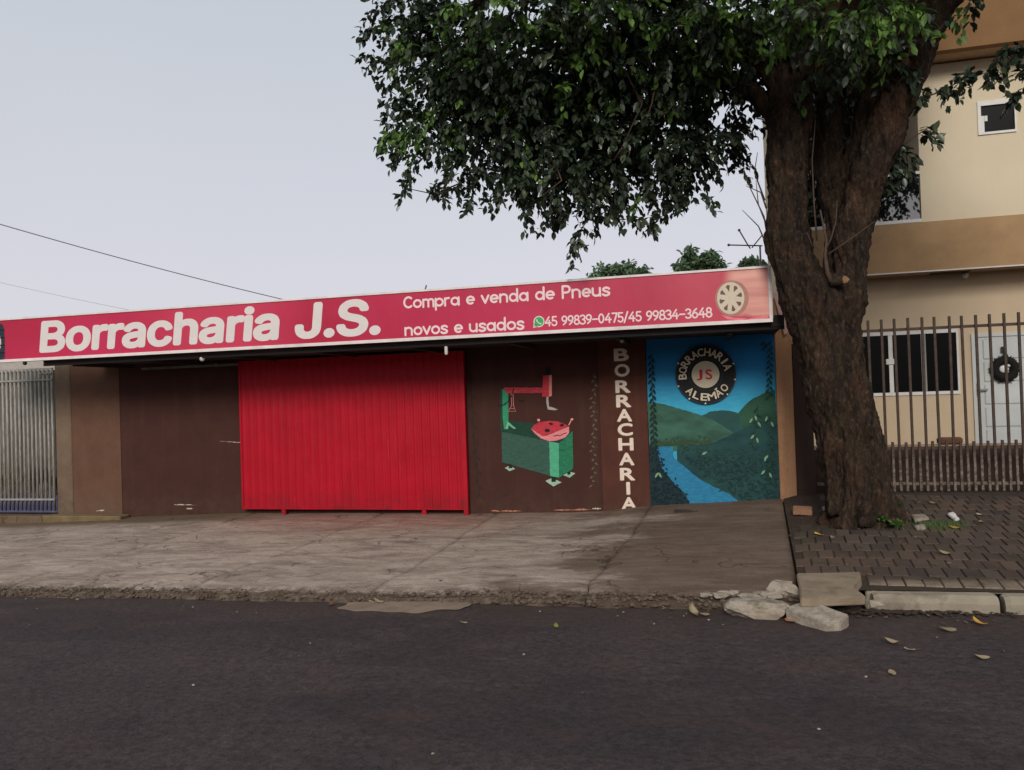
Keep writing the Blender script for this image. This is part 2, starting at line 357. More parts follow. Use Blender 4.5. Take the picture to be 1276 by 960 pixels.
# bark and leaves
t = NT('bark'); x, y, z = t.xyz()
ob = t.noise(1, 7, .7, t.pos((9, 9, 2.4)), .6)
c = t.mix(t.ramp(ob, [(.36, 0.), (.64, 1.)]), C(26, 20, 18), C(72, 56, 44))
c = t.mix(t.ramp(t.noise(2.4, 6, .65, t.pos((1, 1, .8))), [(.54, 0.), (.72, .45)]), c, C(100, 66, 44))
c = t.mix(t.ramp(t.noise(4.5, 6, .7, t.pos((1, 1, .7), (9, 1, 3))), [(.56, 0.), (.66, .7)]), c, C(52, 54, 34))
v2 = t.n('ShaderNodeTexVoronoi'); v2.inputs['Scale'].default_value = 9; v2.inputs['Randomness'].default_value = 1; wv = t.n('ShaderNodeVectorMath', operation='ADD'); t.l(t.pos((1, 1, .8)), wv.inputs[0]); nz_ = t.n('ShaderNodeTexNoise'); nz_.inputs['Scale'].default_value = 14; t.l(t.geo.outputs['Position'], nz_.inputs['Vector']); t.l(nz_.outputs['Color'], wv.inputs[1]); t.l(wv.outputs[0], v2.inputs['Vector'])
li = t.math('MULTIPLY', t.ramp(v2.outputs['Distance'], [(.16, 1.), (.24, 0.)]), t.ramp(t.noise(3.1, 3), [(.58, 0.), (.64, .7)]))
c = t.mix(li, c, C(128, 124, 112))
c = t.mix(t.ramp(t.noise(1, 7, .8, t.pos((30, 30, 15))), [(.52, 0.), (.70, .7)]), c, C(118, 98, 76))
c = t.mix(t.ramp(t.noise(1, 7, .8, t.pos((34, 34, 13), (3, 3, 3))), [(.48, 0.), (.66, .85)]), c, C(20, 16, 14))
t.bump(t.noise(1, 8, .72, t.pos((26, 26, 7)), .5), 1.0, .04); t.bump(t.noise(60, 5, .7), .7, .01)
m_bark = t.fin(c, .95, 0, .2)
m_cut = vary('cut_wood', C(150, 118, 80), C(90, 64, 44), 22, .9, .4, 60)
def leafmat(name, cols, transl=.25, rough=.45):
    t = NT(name); oi = t.n('ShaderNodeObjectInfo')
    rnd = t.math('FRACT', t.math('ADD', t.geo.outputs['Random Per Island'], oi.outputs['Random']))
    c = t.ramp(rnd, [(i/(len(cols)-1), q) for i, q in enumerate(cols)])
    c = t.mix(t.ramp(t.noise(1.6, 4, .6), [(.35, 0.), (.65, .55)]), c, cols[0])
    t.fin(c, rough, 0, .35)
    tr = t.n('ShaderNodeBsdfTranslucent'); t.l(c, tr.inputs[0]); ms = t.n('ShaderNodeMixShader'); ms.inputs[0].default_value = transl
    out = t.t.nodes['Material Output']; t.l(t.b.outputs[0], ms.inputs[1]); t.l(tr.outputs[0], ms.inputs[2]); t.l(ms.outputs[0], out.inputs[0])
    return t.m
m_leaf = leafmat('dark_glossy_leaf', [C(44, 54, 44), C(54, 68, 52), C(66, 80, 58), C(82, 92, 64)], .08, .35)
m_fresh = leafmat('fresh_green_leaf', [C(80, 112, 54), C(98, 134, 62), C(122, 154, 76), C(66, 96, 50)], .3)
m_far = leafmat('far_tree_leaf', [C(84, 108, 80), C(112, 136, 102), C(132, 156, 120)], .35, .7)
m_weed = leafmat('weed_leaf', [C(64, 96, 44), C(86, 120, 56), C(104, 132, 60)], .25, .6)
m_yel = leafmat('yellow_dead_leaf', [C(200, 156, 70), C(184, 134, 52), C(206, 166, 86)], .1, .7)
m_pal = leafmat('pale_dead_leaf', [C(150, 136, 108), C(130, 112, 86), C(172, 158, 128)], .1, .7)

# ------------------------------------------------------------------ heights of the sloping street
def cl(x, a, b): return max(a, min(b, x))
def zroad(X): return -1.72+.0156*(cl(X, -45, 45)-1.1)
XS = [-45, -16, -11.5, -10.3, -9.0, -6.9, -3.3, -1.5, -.84, .77, 1.0, 2.2, 3.55, 45]
ZS = [-2.33, -1.85, -1.79, -1.76, -1.70, -1.63, -1.625, -1.59, -1.505, -1.42, -1.36, -1.335, -1.33, -.75]
def zwall(X): return float(np.interp(X, XS, ZS))
KY = 6.52
def zfore(X, Y):
    t_ = (Y-KY)/(10.6-KY); return (zroad(X)+.07)*(1-t_)+zwall(X)*t_
def zpave(X, Y):
    t_ = (Y-KY)/(10.6-KY); return (zroad(X)+.11)*(1-t_)+zwall(X)*t_
def on(x, y, fn):                       # measured point on a ground surface
    d = ray(x, y); Y = 8.0
    for _ in range(30): P = d*Y/d[1]; z = fn(P[0], Y); Y = z/d[2]*d[1]
    P = d*Y/d[1]; return Vector((P[0], P[1], fn(P[0], P[1])))
BX0 = on(992, 718, zfore); BX1 = on(982, 662, zfore)
def bound(Y): return BX0.x+(BX1.x-BX0.x)/(BX1.y-BX0.y)*(Y-BX0.y)

# ------------------------------------------------------------------ terrain, road
m = MB()
ex = [-900, -300, -45, -20, -10, 0, 10, 20, 45, 300, 900]
m.grid(10, 10, lambda u, v: (ex[round(u*10)], ex[round(v*10)], zroad(ex[round(u*10)])-.35 if abs(ex[round(v*10)]) < 50 else zroad(ex[round(u*10)])-.35))
m.build('ground', m_ground, kind='structure')
m = MB()
m.grid(180, 40, lambda u, v: ((u-.5)*90, -2.6+v*(KY+.35+2.6), zroad((u-.5)*90)+.012*noise.noise(Vector(((u-.5)*60, v*6, 3)))-.03*max(0, v-.93)/.07))
m.build('road', m_asph, kind='structure', smooth=True)
part('opposite_pavement', m_conc, None, (-45, 45, -6, -2.61, -3.2, -2.35))['kind'] = 'structure'
# unseen leafy bank added behind the camera to block low sky light
m = MB()
def bank(u, v):
    X = (u-.5)*110; h = min(1, v*2.2)**.5*(4.2+1.4*noise.noise(Vector((X*.12, 1, 0)))); q = noise.noise(Vector((X*.5, v*9, 2)))
    return (X, -10.5-5*v+1.2*q+.5*noise.noise(Vector((X*1.7, v*25, 2))), -2.2+h+.6*q)
m.grid(260, 26, bank); m.grid(60, 2, lambda u, v: ((u-.5)*110, -15.5-v*2, 2.6-v*6)); m.build('added_shade_bank', m_bank, kind='stuff')
# soil bed under pavers and slabs
m = MB(); m.grid(90, 12, lambda u, v: ((u-.5)*90, KY+.1+v*7, (lambda X, Y: zpave(X, Y)-.085 if Y < 10.6 else zwall(X)-.075)((u-.5)*90, KY+.1+v*7)))
m.build('soil_bed', m_soil, kind='structure', smooth=True)
def pbed(u, v):
    Y = KY+.16+v*(10.75-KY-.16); X = bound(Y)+.012+u*(7.6-bound(Y)); return (X, Y, zpave(X, min(Y, 10.6))-.010+.003*noise.noise(Vector((X*9, Y*9, 1))))
m = MB(); m.grid(90, 60, pbed); m.build('paver_bedding', m_soil, kind='structure', smooth=True)
m = MB(); 
def pa(u, v):
    a = u*2*math.pi; px, py = 505+math.cos(a)*82*v*(1+.12*noise.noise(Vector((math.cos(a)*2, math.sin(a)*2, 1)))), 757.5+math.sin(a)*9*v*(1+.35*noise.noise(Vector((math.cos(a)*3, math.sin(a)*3, 5))))
    d = ray(px, py); P = d*(-1.79/d[2]); return (P[0], P[1], zroad(P[0])+.012*noise.noise(Vector((P[0]*2/3, (P[1]+2.6)/(KY+2.95)*6, 3)))+.003+.007*(1-v**4))
m.grid(60, 6, pa); m.build('cement_patch', m_patch, kind='structure', smooth=True)

# ------------------------------------------------------------------ driveway slabs (joints are real gaps)
drive = empty('driveway', (-4, 8.5, -1.7), kind='structure')
JT = [[(19, 726), (90, 705), (162, 686)], [(236, 731), (300, 706), (345, 692), (391, 674)], [(458, 737), (505, 712), (548, 686), (580, 664)], [(735, 728), (760, 696), (790, 662)]]
joints = []
for jt in JT:
    P = [on(a, b, zfore) for a, b in jt]; joints.append(P)
def jx(k, Y):
    if k < 0: return -14.5-3.2*(-k-1)
    if k >= len(joints): return bound(Y)
    P = joints[k]; ys = [p.y for p in P]; xs = [p.x for p in P]
    if Y > ys[-1]: b = xs[-1]+(xs[-1]-xs[0])/(ys[-1]-ys[0])*(Y-ys[-1])*.5
    elif Y < ys[0]: b = xs[0]
    else: b = float(np.interp(Y, ys, xs))
    return b+.035*noise.noise(Vector((Y*2.2, k*7, 0)))+.012*noise.noise(Vector((Y*11, k*7, 4)))
NY = 64
def slab(k):
    m = MB()
    X0 = (lambda Y: jx(k-1, Y)+.005); X1 = (lambda Y: jx(k, Y)-.005)
    wid = X1(8)-X0(8); nx = max(8, int(wid/.06))
    def fy(X): return KY+.05+.07*noise.noise(Vector((X*.9, 2, 0)))+.045*noise.noise(Vector((X*5, 7, 0)))+.02*noise.noise(Vector((X*19, 9, 0)))
    def fn(u, v):
        if v < .999/NY*2:                 # crumbling front face
            Xa = X0(KY)+(X1(KY)-X0(KY))*u; j = round(v*NY)
            y0 = fy(Xa)
            if j == 0: return (Xa, y0-.07, zroad(Xa)-.05)
            return (Xa, y0-.045+.02*noise.noise(Vector((Xa*14, 3, 1))), zroad(Xa)+.03+.012*noise.noise(Vector((Xa*9, 5, 1))))
        q = (v*NY-2)/(NY-2); q = q**1.3
        Xa = X0(KY)+(X1(KY)-X0(KY))*u; ya = fy(Xa); Y = ya+(10.72-ya)*q
        X = X0(Y)+(X1(Y)-X0(Y))*u
        z = zfore(X, min(Y, 10.6))+.010*noise.noise(Vector((X*.8, Y*.8, k)))+.004*noise.noise(Vector((X*5, Y*5, k)))
        ed = min((X-X0(Y)), (X1(Y)-X)); z -= .012*max(0, 1-ed/.02)
        if q < .1: z += (.018*noise.noise(Vector((X*8, Y*8, 2)))-.03*(1-q/.1))*(1-q/.1)
        return (X, Y, z)
    V = m.grid(nx, NY, fn)
    for row, s_ in ((0, 1), (-1, 1)):
        side = [V[j][row] for j in range(NY+1)]
        low = [m.bm.verts.new(v.co-Vector((0, 0, .06))) for v in side]
        for j in range(NY): m.bm.faces.new((side[j], side[j+1], low[j+1], low[j]))
    return m.build('concrete_slab', m_conc, drive, smooth=True, recalc=True)
for k in range(-2, 5): slab(k)
# crumbs of concrete on the broken front edge
def rock(m, c, r, seed, flatz=.7, sub=2, str_=.45):
    b = bmesh.new(); bmesh.ops.create_icosphere(b, subdivisions=sub, radius=1)
    mp = []
    for v in b.verts:
        d = 1+str_*noise.noise(v.co*1.3+Vector((seed*3.1, seed, 0)))+.15*noise.noise(v.co*4+Vector((seed, 0, 0)))
        q = v.co*d; mp.append(m.bm.verts.new((c[0]+q.x*r[0], c[1]+q.y*r[1], c[2]+q.z*r[2])))
    for f in b.faces: m.bm.faces.new([mp[v.index] for v in f.verts])
    b.free()
def chunk(m, c, r, seed, sub=3, planes=11):
    g = random.Random(seed); b = bmesh.new(); bmesh.ops.create_icosphere(b, subdivisions=sub, radius=1)
    pl_ = []
    for _ in range(planes):
        n_ = Vector((g.gauss(0, 1), g.gauss(0, 1), g.gauss(0, .8))).normalized(); pl_.append((n_, g.uniform(.55, .8)))
    pl_.append((Vector((0.05, 0, 1)), .62))
    mp = []
    for v in b.verts:
        q = v.co.copy()
        for n_, o_ in pl_:
            d = q.dot(n_)-o_
            if d > 0: q -= n_*d
        q += q.normalized()*(.045*noise.noise(q*5+Vector((seed, 0, 0)))+.03*noise.noise(q*13+Vector((0, seed, 0))))
        mp.append(m.bm.verts.new((c[0]+q.x*r[0], c[1]+q.y*r[1], c[2]+q.z*r[2])))
    for f in b.faces: m.bm.faces.new([mp[v.index] for v in f.verts])
    b.free()
m = MB()
for i in range(1500):
    X = random.uniform(-10, .7); wide = X > -2.4; lip_ = .07*noise.noise(Vector((X*.9, 2, 0)))
    Y = KY+.0+lip_+random.uniform(-.03, .06)+(abs(random.gauss(0, .05)) if wide and random.random() < .5 else 0)
    u_ = min(1, max(0, (Y-KY-lip_+.03)/.08)); r_ = random.uniform(.004, .016)*(1.35 if wide else 1)
    rock(m, (X, Y, zroad(X)+.005+u_*.055+(0 if u_ < 1 else zfore(X, Y)-zroad(X)-.06)), (r_*1.4, r_, r_*.8), i, sub=1)
m.build('edge_rubble', m_lip, kind='stuff')
m = MB()
for i in range(90):
    X = random.uniform(-9, 5); Y = random.choice([KY-abs(random.gauss(.1, .25)), random.uniform(2, 6.5)]); r_ = random.uniform(.003, .009)
    rock(m, (X, Y, zroad(X)+.004+r_*.3), (r_*1.3, r_, r_*.7), i, sub=1)
m.build('road_grit', m_stone, kind='stuff')
m = MB()                                 # soil and litter in the gutter by the broken kerb
for i in range(500):
    X = random.gauss(1.1, .35) if i % 2 else random.uniform(.3, 3.6); Y = KY-abs(random.gauss(0, .07)); r_ = random.uniform(.006, .02)
    rock(m, (X, Y, zroad(X)+.002+r_*.1), (r_*1.3, r_, r_*.35), i, sub=1)
m.build('gutter_soil', m_soil, kind='stuff')

# ------------------------------------------------------------------ pavement of charcoal pavers
pav = empty('pavement', (2.4, 8.5, -1.5), kind='structure')
PW, PL, GAP, ROT = .135, .262, .010, R(-4.5)
def pm_(w_, l_, h_):
    m = MB(); m.box(-w_/2, w_/2, -l_/2, l_/2, -h_, 0)
    b = m.bm; top = [e for e in b.edges if all(v.co.z > -.001 for v in e.verts)]
    bmesh.ops.bevel(b, geom=top, offset=.006, segments=1, affect='EDGES')
    bmesh.ops.recalc_face_normals(b, faces=list(b.faces)); me = bpy.data.meshes.new('paver'); b.to_mesh(me); b.free(); me.materials.append(m_paver); return me
pme = pm_(PW-GAP, PL-.006, .06)
cells = []
O = Vector((2.3, 6.72)); ca, sa = math.cos(ROT), math.sin(ROT)
for j in range(-3, 18):
    for i in range(-14, 28):
        lx = (i+.5*(j % 2))*PW; ly = (j+.5)*PL
        X = O.x+lx*ca-ly*sa; Y = O.y+lx*sa+ly*ca
        if Y < 6.78 or Y > 10.42 or X < bound(Y)+.06 or X > 6.2: continue
        if (X-1.45)**2/.55**2+(Y-9.2)**2/.62**2 < 1: continue          # tree pit
        if X < 1.28 and Y > 9.0: continue                               # bare soil corner by the pillar
        if X < 1.2 and Y < 6.98: continue
        cells.append((X, Y))
P = np.array([(x, y, zpave(x, y)) for x, y in cells]); px, py, pz = proj(P)
vis = (px > -5) & (px < 1285)
order = np.argsort(np.where(vis, pz, 99+pz)); big = order[:300]; rest = order[300:]
def slopes(X, Y): return (zpave(X, Y+.1)-zpave(X, Y))/.1, (zpave(X+.1, Y)-zpave(X, Y))/.1
def pmat(i):
    X, Y = cells[int(i)]; sy, sx = slopes(X, Y)
    rr = random.Random(int(i))
    dz = rr.uniform(-.0035, .0035)
    near = math.exp(-((X-1.5)**2+(Y-8.7)**2)/.35); dz += .03*near*rr.random()
    return (X, Y, zpave(X, Y)+dz), (math.atan(sy)+rr.uniform(-.02, .02)*(1+3*near), -math.atan(sx)+rr.uniform(-.02, .02)*(1+3*near), ROT+rr.uniform(-.015, .015))
for i in big:
    l, e = pmat(i); o = bpy.data.objects.new('paver', pme); COL.objects.link(o); o.parent = pav
    o.location = Vector(l)-pav.location; o.rotation_euler = e
m = MB()
from mathutils import Euler
for i in rest:
    l, e = pmat(i); M_ = Matrix.Translation(l)@Euler(e).to_matrix().to_4x4()
    b = bmesh.new(); b.from_mesh(pme); b.transform(M_); mp = [m.bm.verts.new(v.co) for v in b.verts]
    for f in b.faces: m.bm.faces.new([mp[v.index] for v in f.verts])
    b.free()
m.build('distant_pavers', m_paver, pav, kind='stuff')

# ------------------------------------------------------------------ kerb
kerb = empty('kerb', (2.4, KY, -1.72), kind='structure')
def kstone(x0, x1, yj=0, rotz=0, par=kerb, name='kerb_stone', mat=m_kerb):
    m = MB(); n = 26
    prof = [(0.0, -.16), (.0, .055), (.012, .088), (.04, .108), (.13, .112), (.155, .1), (.155, -.16)]
    rings = []
    for i in range(n+1):
        X = x0+(x1-x0)*i/n; sh = 1 if 0 < i < n else .0
        ins = .012 if i in (0, n) else 0
        rings.append([m.bm.verts.new((X, KY+yj+a+(ins if a < .08 else -ins)+.006*noise.noise(Vector((X*5, b*9, 2)))+.003*noise.noise(Vector((X*22, b*30, 2))),
                      zroad(X)+b-(ins if b > 0 else 0)+.006*noise.noise(Vector((X*4, a*9, 6))))) for a, b in prof])
    for i in range(n):
        for j in range(len(prof)-1): m.bm.faces.new((rings[i][j], rings[i+1][j], rings[i+1][j+1], rings[i][j+1]))
    m.bm.faces.new(rings[0]); m.bm.faces.new(rings[-1][::-1])
    o = m.build(name, mat, par, smooth=False)
    return o
KX1 = at(1090, 757, KY).x; KX2 = at(1247, 764, KY).x
kstone(KX1, KX2); L_ = KX2-KX1
for q in range(1, 6): kstone(KX1+q*(L_+.035), KX1+q*(L_+.035)+L_, yj=-.01*(q % 2)-.005)
# mortar strip between kerb and pavers
m = MB(); m.grid(80, 3, lambda u, v: (1.2+u*5.2, KY+.14+v*(.12+.02*noise.noise(Vector((u*40, 1, 1)))), zpave(1.2+u*5.2, KY+.14+v*.12)-.018-.012*v+.004*noise.noise(Vector((u*60, v*4, 1)))))
m.build('mortar_strip', m_kerb, kerb, smooth=True)

# broken pieces lying about
def solid_px(name, top, drop, label, cat, mat, depth_fn=zpave, lift=.06, smooth=False, group=None, rough_=.01):
    """a slab lying on the ground: corner points of its top read off the photograph, real thickness"""
    P = [on(a, b, lambda X, Y, l=l: depth_fn(X, Y)+l) for a, b, l in top]
    m = MB(); b = m.bm
    f = [b.verts.new(p) for p in P]; g = [b.verts.new((p.x, p.y, p.z-drop)) for p in P]; n = len(P)
    b.faces.new(f); b.faces.new(g[::-1])
    for i in range(n): b.faces.new((f[i], g[i], g[(i+1) % n], f[(i+1) % n]))
    bmesh.ops.recalc_face_normals(b, faces=list(b.faces))
    bmesh.ops.bevel(b, geom=list(b.edges), offset=.008, segments=2, affect='EDGES')
    bmesh.ops.triangulate(b, faces=list(b.faces)); bmesh.ops.subdivide_edges(b, edges=list(b.edges), cuts=2, use_grid_fill=True)
    for v in b.verts: v.co += Vector((noise.noise(v.co*14), noise.noise(v.co*14+Vector((5, 0, 0))), noise.noise(v.co*11+Vector((0, 9, 0)))))*rough_
    c = sum((p for p in P), Vector())/n
    o = m.build(name, mat, smooth=smooth, origin=(c.x, c.y, c.z-drop)); tag(o, label, cat, group); return o
zr_ = lambda X, Y: zroad(X)
zroad_ = zr_
solid_px('concrete_slab_piece', [(993, 714, .075), (1072, 713, .075), (1074, 722, .075), (1063, 733, .075), (1078, 742, .075), (998, 746, .075)], .07,
         'flat weathered concrete slab with a notched corner lying on the kerb line beside the pavers', 'concrete slab', m_slabbrown, lambda X, Y: zroad(X)+.09)
solid_px('broken_kerb_piece', [(979, 757, .10), (1005, 748, .12), (1058, 765, .09), (1047, 777, .05), (1030, 778, .05)], .09,
         'pale broken kerb piece tipped into the gutter in front of the flat slab', 'broken kerb', m_stone, zr_)
m = MB(); c = at(948, 771, KY-.2); c.z = zroad(c.x)+.045
chunk(m, c, (.27, .18, .115), 3, sub=4)
tag(m.build('broken_concrete_lump', m_stone, smooth=False, origin=(c.x, c.y, c.z-.07)), 'large pale broken concrete lump on the asphalt left of the tipped kerb piece', 'rubble')
m = MB(); c = on(972, 738, zfore)
for q, (dx, dy, s_) in enumerate([(0, 0, .10), (.07, -.05, .075)]): chunk(m, (c.x+dx, c.y+dy, c.z+.03), (s_*1.3, s_, s_), 11+q, sub=3)
tag(m.build('white_rubble', m_stone, origin=c), 'whitish crumbled lump at the driveway corner touching the flat slab', 'rubble')
m = MB(); c = on(925, 742, zfore)
for q in range(26):
    dx = random.uniform(-.32, .3); s_ = random.uniform(.015, .05); chunk(m, (c.x+dx, c.y+random.uniform(-.05, .07), c.z+.005), (s_*1.7, s_*1.1, s_*.8), 21+q, sub=2)
m.build('crumbled_concrete', m_stone, kind='stuff')
m = MB(); c = on(1093, 752, zr_)
chunk(m, (c.x-.05, KY+.02, zroad(c.x)+.03), (.09, .07, .06), 41, sub=3)
tag(m.build('grey_stone', m_stone, origin=(c.x-.05, KY+.02, zroad(c.x))), 'small grey stone wedged against the left end of the long kerb stone', 'stone')
# end of the mortar bed
solid_px('mortar_block', [(1077, 729, .1), (1092, 729, .1), (1094, 737, .1), (1079, 739, .1)], .08, 'small square mortar block between the flat slab and the long kerb stone', 'concrete block', m_kerb, zr_)
solid_px('brick', [(988, 630, .07), (1012, 631, .07), (1012, 636, .07), (988, 635, .07)], .065,
         'single pale clay brick lying on the soil left of the tree trunk', 'brick', vary('pale_clay_brick', C(168, 124, 98), C(140, 100, 78), 9, .95, .5, 60), rough_=.004)
solid_px('tile_shard', [(1024, 631, .12), (1028, 630, .12), (1040, 647, .03), (1032, 648, .03)], .02, 'thin pale tile shard leaning on the left foot of the tree trunk', 'tile shard', m_stone, rough_=.003)
solid_px('stone_piece', [(1135, 641, .03), (1152, 640, .03), (1158, 645, .03), (1140, 648, .03)], .03, 'flat grey stone on the pavers just right of the tree trunk', 'stone', m_stone, rough_=.006)
solid_px('stone_piece', [(1139, 654, .03), (1152, 653, .03), (1154, 657, .03), (1142, 658, .03)], .03, 'small pinkish flat stone in front of the weeds at the trunk', 'stone', m_stone, rough_=.006)
solid_px('crumpled_paper', [(1181, 640, .05), (1188, 637, .06), (1196, 646, .03), (1190, 648, .02)], .03, 'crumpled whitish scrap lying on the pavers right of the grass tuft', 'litter', flat('white_scrap', C(205, 200, 195)), rough_=.01)
# drain grate
dr = empty('drain_grate', on(855, 637, zfore)); tag(dr, 'small dark metal drain grate set in the driveway below the mural', 'drain grate')
c = dr.location
fr = MB()
for a in ((-.14, .14, -.085, -.07), (-.14, .14, .07, .085), (-.14, -.125, -.07, .07), (.125, .14, -.07, .07)): fr.box(c.x+a[0], c.x+a[1], c.y+a[2], c.y+a[3], c.z-.02, c.z+.006)
m_grate = flat('dirty_iron_grate', C(48, 42, 38))
fr.build('frame', m_grate, dr)
for q in range(7): part('bar', m_grate, dr, (c.x-.108+q*.032, c.x-.092+q*.032, c.y-.069, c.y+.069, c.z-.01, c.z+.004))

# ------------------------------------------------------------------ text
FONT = None                            # the plain sans that comes with Blender itself; its built-in font otherwise
try:
    import os
    FONT = bpy.data.fonts.load(os.path.join(bpy.utils.resource_path('LOCAL'), 'datafiles', 'fonts', 'Inter.woff2'))
except Exception as ex_: print('font', ex_)
def text_mesh(body, shear=0.0, spacing=1.0, res=4, sans=False):
    cu = bpy.data.curves.new('txt', 'FONT'); cu.body = body
    if FONT and sans: cu.font = FONT
    cu.size = 1; cu.shear = shear
    cu.space_character = spacing; cu.resolution_u = res; cu.fill_mode = 'FRONT'; cu.dimensions = '2D'
    ob = bpy.data.objects.new('txt', cu); COL.objects.link(ob)
    dg = bpy.context.evaluated_depsgraph_get(); me = bpy.data.meshes.new_from_object(ob.evaluated_get(dg))
    v = np.empty(len(me.vertices)*3); me.vertices.foreach_get('co', v); v = v.reshape(-1, 3)[:, :2].copy()
    f = [list(p.vertices) for p in me.polygons]
    bpy.data.objects.remove(ob); bpy.data.curves.remove(cu); bpy.data.meshes.remove(me)
    return v, f
def letters(m, body, place, fit=None, offset=0, ncopy=10, **kw):
    """add text to builder m, stretched to fit=(x0,x1,z0,z1); offset thickens the strokes by stacking
    shifted outlines, each a fraction of a millimetre behind the last"""
    v, f = text_mesh(body, **kw); a, b = v.min(0)-offset, v.max(0)+offset
    for k in range(ncopy+1):
        th = 2*math.pi*k/ncopy; rr_ = 0 if k == ncopy else offset
        w_ = v+np.array([math.cos(th), math.sin(th)])*rr_
        w_ = (w_-a)/(b-a); w_ = w_*np.array([fit[1]-fit[0], fit[3]-fit[2]])+np.array([fit[0], fit[2]])
        q = [m.bm.verts.new(Vector(place(x, z))+Vector((0, .00006*(ncopy-k), 0))) for x, z in w_]
        for p in f:
            try: m.bm.faces.new([q[i] for i in p])
            except ValueError: pass
    return m

# ------------------------------------------------------------------ tyre shop
shop = empty('tyre_shop', (-4.2, 10.6, -1.6))
tag(shop, 'single storey brown tyre repair shop with a red sliding door and painted murals', 'shop building')
WY = 10.6
part('wall', m_wall, shop, (-9.1, -1.475, WY, WY+.2, -1.95, .9))
part('wall', m_wall_old, shop, (-10.02, -9.103, WY-.006, WY+.2, -1.95, .745))
part('pillar', m_bare, shop, (-10.33, -10.023, WY-.02, WY+.2, -1.95, .745), bevel=.012)
part('pillar', wall_brown('red_brown_pillar_paint', C(88, 52, 42), C(76, 44, 36), C(88, 66, 54)), shop, (-1.472, -.838, WY-.03, WY+.2, -1.95, .9), bevel=.006)
part('wall', m_wall, shop, (-.835, .792, WY, WY+.2, -1.95, .9))
part('pillar', m_beige, shop, (.795, 1.0, WY-.02, WY+.22, -1.95, 1.15), bevel=.01)
part('side_wall', m_wall, shop, (-9.1, -8.9, WY+.2, 17, -2.1, 1.2)); part('side_wall', m_wall, shop, (.795, .99, WY+.22, 17, -2, 1.1))
part('rear_wall', m_wall, shop, (-9.1, .99, 17, 17.2, -2.1, 1.4))
roof = part('roof', m_soffit, shop, (-9.35, .82, 9.39, 17.3, .70, .82))
m = MB(); m.box(-9.35, .82, 9.388, 9.44, .66, .697)
m.build('edge_beam', flat('black_beam_paint', C(26, 22, 22)), shop)
for q in range(8): part('rafter', m_soffit, shop, (-8.9+q*1.3, -8.84+q*1.3, 9.445, 10.59, .64, .699))
mm = MB(); mm.poly([(.80, 10.56, 1.20), (.835, 10.56, 1.22), (.955, 10.50, .70), (.915, 10.50, .66)], .03)
mm.build('flashing', vary('pinkish_white_flashing', C(214, 180, 172), C(170, 128, 118), 12, .7, .2, 60), shop)
# chipped paint on the plaster
def splat(name, mat, parent, x0, y0, x1, y1, th, Y, seed):
    a, b = at(x0, y0, Y), at(x1, y1, Y); m = MB(); n = 18; top, bot = [], []
    for i in range(n+1):
        u = i/n; p = a.lerp(b, u); h = th*(.25+abs(noise.noise(Vector((u*7, seed, 0))))*1.8)*(math.sin(math.pi*(.05+.9*u)))**.5
        top.append(p+Vector((0, 0, h/2+th*.5*noise.noise(Vector((u*5, seed, 9)))))); bot.append(p+Vector((0, 0, -h/2)))
    m.poly(top+bot[::-1], .003); return m.build(name, mat, parent)
m_chip = flat('chipped_plaster', C(196, 180, 160), .9, .15, 20)
m_chip2 = flat('exposed_pinkish_plaster', C(176, 122, 100), .9, .15, 20)
splat('chipped_paint', m_chip, shop, 217, 629, 244, 629.5, .02, WY-.004, 1)
splat('chipped_paint', m_chip, shop, 232, 634, 240, 634, .03, WY-.004, 2)
splat('chipped_paint', m_chip2, shop, 612, 637, 650, 637, .025, WY-.004, 3)
splat('chipped_paint', m_chip2, shop, 690, 636, 738, 635, .025, WY-.004, 4)
splat('chipped_paint', m_chip, shop, 738, 634, 749, 634, .03, WY-.004, 5)
splat('chipped_paint', m_chip, shop, 274, 550, 303, 552, .010, WY-.004, 6)
splat('chipped_paint', m_chip, shop, 120, 637, 130, 636, .03, WY-.012, 7)
stp = MB(); stp.box(-10.42, -8.95, 10.36, 10.575, -1.95, -1.655); stp.bevel(.015); stp.build('step', m_step_y, shop)
stp = MB(); stp.box(-14, -10.425, 10.38, 10.60, -2.0, -1.665); stp.bevel(.015); tag(stp.build('doorstep', m_conc), 'low grey concrete doorstep running under the white barred gate', 'step')

# --- sliding door
dX0, dX1, dZ0, dZ1, DY = -6.875, -3.39, -1.548, .66, 10.50
sl = empty('sliding_door', (-5.1, DY, dZ0), shop); 
sl.location = Vector((-5.1, DY, dZ0))-shop.location
sl['label'] = 'bright red ribbed sheet metal sliding door'
m = MB(); prof = []
x_ = dX0; pitch = .125
while x_ < dX1-.03:
    for a, d in ((0, 0), (.022, -.012), (.050, -.012), (.072, 0), (.094, 0.0), (.0985, -.003), (.103, 0)): 
        if x_+a < dX1: prof.append((x_+a, d))
    x_ += pitch
prof.append((dX1, 0))
n = 16
def prow(z): return [(X, DY+d+.004*noise.noise(Vector((X*2, z*1.5, 0))), z) for X, d in prof]
rows = [[m.bm.verts.new(p) for p in prow(dZ0+(dZ1-dZ0)*j/n)] for j in range(n+1)]
for j in range(n):
    for i in range(len(prof)-1): m.bm.faces.new((rows[j][i], rows[j][i+1], rows[j+1][i+1], rows[j+1][i]))
m.build('ribbed_sheet', m_red, sl)
part('bottom_rail', m_red, sl, (dX0, dX1, DY-.022, DY+.03, dZ0-.012, dZ0+.02), bevel=.004)
part('side_frame', m_red, sl, (dX1-.012, dX1+.055, DY-.028, DY+.04, dZ0-.085, dZ1), bevel=.004)
part('side_frame', m_red, sl, (dX0-.012, dX0+.02, DY-.024, DY+.04, dZ0-.014, dZ1), bevel=.004)
